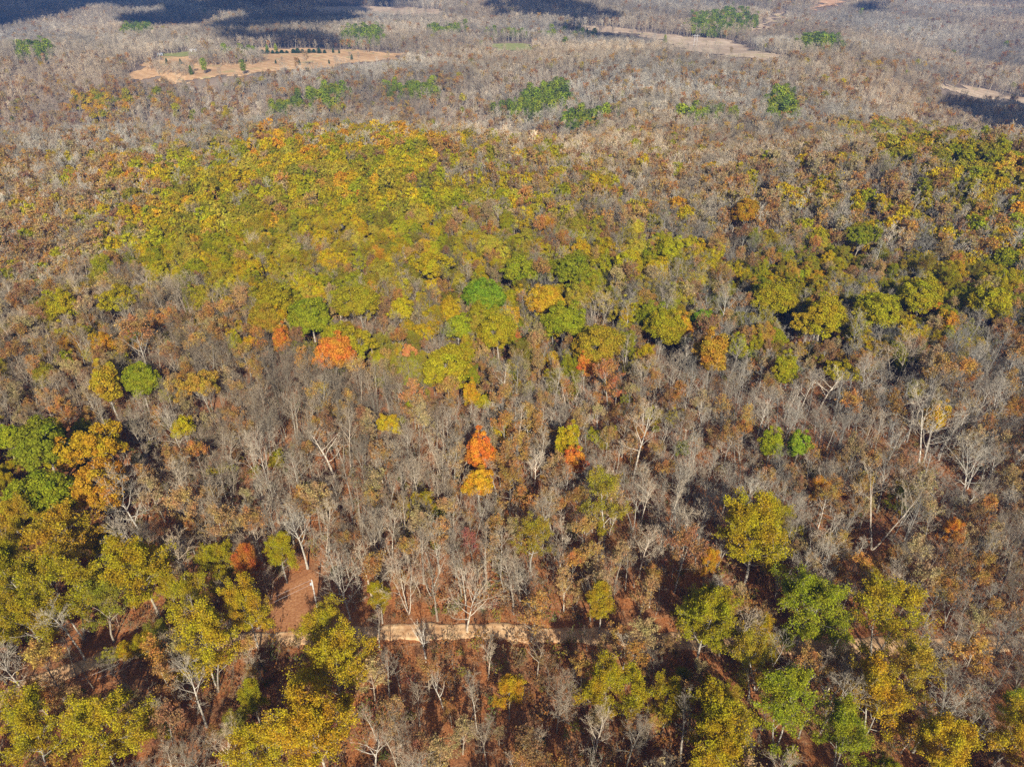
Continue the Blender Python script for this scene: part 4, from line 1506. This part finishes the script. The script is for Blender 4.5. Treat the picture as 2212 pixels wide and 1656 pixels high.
# ------------------------------------------------------------------ cedars standing singly in the far hayfield
cd = [(783, 174, 1.0, 'dark cedar standing alone at left in the hayfield'), (840, 176, .8, 'small cedar right of the lone left cedar in the hayfield'),
      (704, 157, 1.25, 'rounded cedar along the back of the hayfield'), (730, 156, 1.1, 'pointed cedar right of the rounded cedar'), (745, 159, .7, 'low dark bush right of the pointed cedar'),
      (824, 191, .6, 'small bush among tan grass in middle of hayfield'), (898, 191, .95, 'dark cedar standing in the right part of the hayfield'),
      (986, 191, .7, 'small dark bush near the right end of hayfield'), (1055, 178, .95, 'lone cedar at the far right end of hayfield'),
      (1000, 158, .8, 'small cedar at the right end of the cedar hedge'), (1010, 157, .7, 'last small cedar right of the cedar hedge')]
# values above are photograph pixels of the full 3072 wide image for x, y of the foot
cd_px = [(502, 196), (543, 195), (704, 164), (730, 164), (750, 165), (828, 193), (898, 198), (988, 194), (1056, 182), (1000, 162), (1018, 163)]
for (pxx, pyy), (_, _, s, lab) in zip(cd_px, cd):
    x, y, z, t = unproject([pxx / 1.3888], [pyy / 1.3888])
    fm = CEDAR[int(RNG.integers(0, 2))]
    plant('ever', fm, (x[0], y[0], z[0]), s, s, RNG.uniform(0, 6.28), (.055, .085, .03), (.8, .8, .8), lab)
for n in range(13):
    pxx = 786 + n * 15.5 + RNG.uniform(-4, 4)
    x, y, z, t = unproject([pxx / 1.3888], [(163 - .15 * n) / 1.3888])
    s = RNG.uniform(.75, 1.05)
    plant('ever', CEDAR[n % 2], (x[0], y[0], z[0]), s * RNG.uniform(1.4, 2.3), s * RNG.uniform(.5, .95), RNG.uniform(0, 6.28), (.05, .085, .032), (.8, .8, .8),
          f'{ordinal(n + 1)} cedar from left in the dark hedge behind the hayfield')

# ------------------------------------------------------------------ utility pole with its wires
M_POLE = plain_mat('weathered_pole_wood', (.52, .46, .38), .85, .2, 2)
M_POR = plain_mat('porcelain', (.55, .53, .5), .35, .1, 5)
M_WIRE = plain_mat('wire_aluminium', (.5, .46, .42), .5, .05, 5)
M_TANK = plain_mat('transformer_paint', (.42, .43, .43), .5, .1, 5)
x, y, z, t = unproject([952 / 1.3888], [1824 / 1.3888])
pole_xy = np.array([x[0], y[0]])
pole = empty('utility_pole', (x[0], y[0], z[0]))
tag(pole, 'weathered wooden utility pole in the rusty clearing behind road', 'utility pole', 'utility poles along the road')
PH = 8.6
m = MB()
m.tube([(0, 0, -.5), (0, 0, PH * .5), (0, 0, PH), (0, 0, PH + .02)], [.19, .17, .14, .0], 10)
obj('shaft', m.mesh('shaft', [M_POLE], True), pole)
m = MB()
m.tube([(0, 0, PH), (0, 0, PH + .12), (0, 0, PH + .28), (0, 0, PH + .3)], [.05, .09, .06, .0], 8)
ins1 = obj('insulator', m.mesh('insulator', [M_POR], True), pole)
m = MB()
m.tube([(-.15, 0, PH - 1.0), (-.28, 0, PH - 1.0), (-.34, 0, PH - 1.0)], [.05, .08, .0], 8)
obj('insulator', m.mesh('insulator', [M_POR], True), pole)
m = MB()
m.tube([(-.34, -.05, PH - 1.5), (-.34, -.05, PH - 1.48), (-.34, -.05, PH - .75), (-.34, -.05, PH - .7)], [.0, .2, .2, .0], 12)
obj('transformer', m.mesh('transformer', [M_TANK], True), pole)
x2, y2, z2, t2 = unproject([-60], [1640])
p2 = np.array([x2[0], y2[0]])
pole2 = empty('utility_pole', (x2[0], y2[0], z2[0]))
tag(pole2, 'wooden utility pole beyond the lower left corner carrying wires', 'utility pole', 'utility poles along the road')
for ch in list(pole.children):
    c = ch.copy()
    COL.objects.link(c)
    c.parent = pole2
for nm, zo, sag in (('upper', PH + .2, .9), ('lower', PH - 1.0, 1.3)):
    A = np.array([*pole_xy, z[0] + zo])
    B = np.array([*p2, z2[0] + zo])
    tt = np.linspace(0, 1, 24)
    P = A + (B - A) * tt[:, None]
    P[:, 2] -= sag * 4 * tt * (1 - tt)
    m = MB()
    m.tube(P, np.full(24, .022), 4)
    o = obj('power_line', m.mesh('power_line', [M_WIRE], True))
    tag(o, f'{nm} wire running from the utility pole down to the left', 'power line', 'wires of the utility pole')

# ------------------------------------------------------------------ logs lying on the leaf floor
LOGS = [(225, 1512, 40, 9, 'pale fallen log on leaf floor below the road at left'), (110, 1560, -20, 7, 'fallen log near the bottom left corner'),
        (1010, 1570, 70, 7, 'fallen log lying away from camera near bottom centre'),
        (1220, 1560, -35, 9, 'long fallen log on red floor right of bottom centre'),
        (860, 1600, -10, 6, 'weathered fallen log at the bottom centre'),
        (1400, 1600, 30, 7, 'fallen log between the yellow trees at bottom right'), (330, 1560, 75, 8, 'fallen log in shade at bottom left')]
for (lx, ly, ang, ln, lab) in LOGS:
    x, y, z, t = unproject([lx], [ly])
    ca, sa = math.cos(R(ang)), math.sin(R(ang))
    r_ = np.random.default_rng(int(lx))
    tt = np.linspace(-.5, .5, 7)
    P = np.stack([tt * ln * ca, tt * ln * sa, np.zeros(7)], 1) + r_.normal(0, .05, (7, 3))
    P[:, 2] += h(x[0] + P[:, 0], y[0] + P[:, 1]) - z[0] + .07
    e = empty('fallen_log', (x[0], y[0], z[0]))
    tag(e, lab, 'log', 'logs lying in the near woods')
    m = MB()
    m.tube(P, np.linspace(.22, .09, 7), 8)
    c = obj('stem', m.mesh('stem', [M_BARK], True), e)
    c['barktone'] = [.62, .58, .54]
    m = MB()
    for q in range(4):
        b0 = P[2 + q] if q < 4 else P[5]
        dd = unit(np.array([ca, sa, 0]) + r_.normal(0, .7, 3) + np.array([0, 0, .5])) * r_.uniform(.8, 1.8)
        m.tube(np.array([b0, b0 + dd * .6, b0 + dd]), [.07, .05, .02], 4)
    c = obj('branch_stub', m.mesh('branch_stub', [M_BARK], True), e)
    c['barktone'] = [.62, .58, .54]

# ------------------------------------------------------------------ far H-frame pylons beside the strip field
for (pxx, pyy, hh, lab) in ((2085, 141, 17, 'white H shaped transmission pylon standing on the pale strip field'), (2045, 104, 15, 'white H shaped transmission pylon at the woods edge behind the strip field')):
    x, y, z, t = unproject([pxx / 1.3888], [pyy / 1.3888])
    e = empty('transmission_pylon', (x[0], y[0], z[0]), .1)
    tag(e, lab, 'pylon', 'pylons of the far power line')
    for sx in (-2.2, 2.2):
        m = MB()
        m.tube([(sx, 0, -.5), (sx, 0, hh)], [.32, .24], 8)
        obj('leg', m.mesh('leg', [M_POR]), e)
    m = MB()
    m.box((0, 0, hh - 2), (10, .35, .4))
    obj('crossarm', m.mesh('crossarm', [M_POR]), e)
    m = MB()
    m.tube([(-2.2, 0, hh * .45), (2.2, 0, hh * .8)], [.12, .12], 4)
    m.tube([(2.2, 0, hh * .45), (-2.2, 0, hh * .8)], [.12, .12], 4)
    obj('brace', m.mesh('brace', [M_POR]), e)

# ------------------------------------------------------------------ far farm buildings
M_WHITE = plain_mat('white_paint', (.8, .8, .78), .6, .06, 2)
M_ROOF = plain_mat('metal_roof', (.62, .62, .62), .4, .1, 2)
M_ROOFD = plain_mat('shingle_roof', (.2, .19, .19), .8, .15, 2)
M_GLASS = plain_mat('window_glass', (.05, .06, .07), .1, .1, 2)
M_DOOR = plain_mat('door_paint', (.25, .2, .16), .6, .1, 2)


def house(name, pxx, pyy, L, Wd, Hh, rz, roofm, lab):
    x, y, z, t = unproject([pxx / 1.3888], [pyy / 1.3888])
    e = empty(name, (x[0], y[0], z[0]), rz)
    tag(e, lab, 'house' if name == 'farmhouse' else 'shed')
    m = MB()
    m.box((0, 0, Hh / 2 - .4), (L, Wd, Hh + .8))
    g = Wd * .32
    for sx in (-L / 2 + .02, L / 2 - .02):
        m.add([(sx, -Wd / 2, Hh - .01), (sx, Wd / 2, Hh - .01), (sx, .01, Hh + g), (sx, -.01, Hh + g)], [(0, 1, 2, 3)])
    obj('wall', m.mesh('wall', [M_WHITE]), e)
    m = MB()
    for sg in (-1, 1):
        a = np.array([(-L / 2 - .4, sg * (Wd / 2 + .5), Hh - .3), (L / 2 + .4, sg * (Wd / 2 + .5), Hh - .3), (L / 2 + .4, 0, Hh + g + .05), (-L / 2 - .4, 0, Hh + g + .05)])
        m.add(np.r_[a, a + np.array([0, 0, .15])], [(0, 1, 2, 3), (4, 5, 6, 7), (0, 1, 5, 4), (1, 2, 6, 5), (2, 3, 7, 6), (3, 0, 4, 7)])
    obj('roof', m.mesh('roof', [roofm]), e)
    m = MB()
    m.box((L * .05, -Wd / 2 - .03, 1.05), (1.0, .08, 2.1))
    obj('door', m.mesh('door', [M_DOOR]), e)
    for wx in (-.32, .32):
        m = MB()
        m.box((L * wx, -Wd / 2 - .03, 1.6), (1.4, .08, 1.2))
        obj('window', m.mesh('window', [M_GLASS]), e)
    return e


house('shed', 482, 170, 6, 4.5, 2.8, .2, M_ROOF, 'white shed with bright metal roof left of the lawn')
house('farmhouse', 581, 158, 9, 6, 3.0, -.15, M_ROOF, 'white farmhouse under trees behind the green lawn')
house('farmhouse', 580, 58, 14, 9, 4, .1, M_ROOFD, 'white farmhouse in cloud shadow near the top left')
# its yard is open
# ------------------------------------------------------------------ clouds whose shadows lie on the far woods (high above, behind the frame)
m_cloud, nt, out = new_mat('cloud_white')
d = nd(nt, 'ShaderNodeBsdfDiffuse')
d.inputs[0].default_value = (.85, .86, .88, 1)
nt.links.new(d.outputs[0], out.inputs['Surface'])
CLOUDS_D = [
    [(-250, -60), (330, -60), (560, 0), (690, 22), (690, 70), (640, 78), (560, 70), (440, 66), (360, 52), (330, 30), (215, 22), (180, 52), (90, 52), (-250, 50)],
    [(740, -25), (900, -30), (915, 8), (880, 14), (760, 12)],
    [(1060, 8), (1120, -2), (1190, 4), (1240, 14), (1300, 26), (1338, 42), (1330, 58), (1240, 50), (1150, 46), (1080, 44), (1040, 28)],
    [(470, 80), (560, 80), (690, 82), (760, 92), (700, 104), (560, 100), (500, 92)],
    [(1190, 62), (1290, 70), (1370, 80), (1400, 88), (1330, 92), (1250, 84), (1200, 74)],
    [(1826, 26), (1870, 16), (1905, 14), (1900, 32), (1860, 40)],
    [(2020, 232), (2100, 225), (2212, 228), (2400, 240), (2400, 330), (2250, 318), (2150, 296), (2060, 262)],
]
import bmesh
ico = bmesh.new()
bmesh.ops.create_icosphere(ico, subdivisions=2, radius=1)
ico_v = np.array([v.co[:] for v in ico.verts])
ico_f = np.array([[v.index for v in f.verts] for f in ico.faces])
ico.free()
CL_Z = 760.0
for ci_, poly in enumerate(CLOUDS_D):
    w = world_poly(poly, 4)
    r_ = np.random.default_rng(400 + ci_)
    x0, y0 = w.min(0)
    x1, y1 = w.max(0)
    st = max(22., min(x1 - x0, y1 - y0) / 9)
    gx, gy = np.meshgrid(np.arange(x0, x1, st), np.arange(y0, y1, st))
    g = np.stack([gx.ravel(), gy.ravel()], 1) + r_.uniform(-.4, .4, (gx.size, 2)) * st
    g = g[in_poly(g[:, 0], g[:, 1], w)]
    VV, FF, n0 = [], [], 0
    for p in g:
        zz = CL_Z + r_.uniform(-20, 20)
        k = (zz - h(p[0], p[1])) / light_dir.z
        c = np.array([p[0] + light_dir.x * k, p[1] + light_dir.y * k, zz])
        rr = st * r_.uniform(.45, .95)
        sc = np.array([rr, rr * 1.0, rr * r_.uniform(.35, .55)])
        VV.append(ico_v * sc * (1 + r_.normal(0, .08, (len(ico_v), 1))) + c)
        FF.append(ico_f + n0)
        n0 += len(ico_v)
    if not VV:
        continue
    me = bpy.data.meshes.new('cloud')
    me.from_pydata(np.concatenate(VV).tolist(), [], np.concatenate(FF).tolist())
    me.materials.append(m_cloud)
    me.polygons.foreach_set('use_smooth', np.ones(len(me.polygons), bool))
    o = obj('cloud', me)
    tag(o, 'white cloud above the woods', kind='structure')

# ------------------------------------------------------------------ air
m_h, nt, out = new_mat('haze')
pv = nd(nt, 'ShaderNodeVolumePrincipled')
pv.inputs['Color'].default_value = (.14, .38, 1.0, 1)
pv.inputs['Density'].default_value = 0.00015
pv.inputs['Anisotropy'].default_value = 0.2
nt.links.new(pv.outputs[0], out.inputs['Volume'])
zmin, zmax = GZ.min() - 1.5, max(CAM_H, GZ.max() + 26) + 4
v, q = box_q(((GX[0] + GX[-1]) / 2, (GY[0] + GY[-1]) / 2, (zmin + zmax) / 2), (GX[-1] - GX[0] + 20, GY[-1] - GY[0] + 20, zmax - zmin))
hz = obj('haze', mesh_np('haze', v, q, [m_h]))
tag(hz, 'thin blue air over the woods', kind='stuff')
print('TREES', N, 'single', int(single.sum()), 'zmax', zmax, 'under', nU)
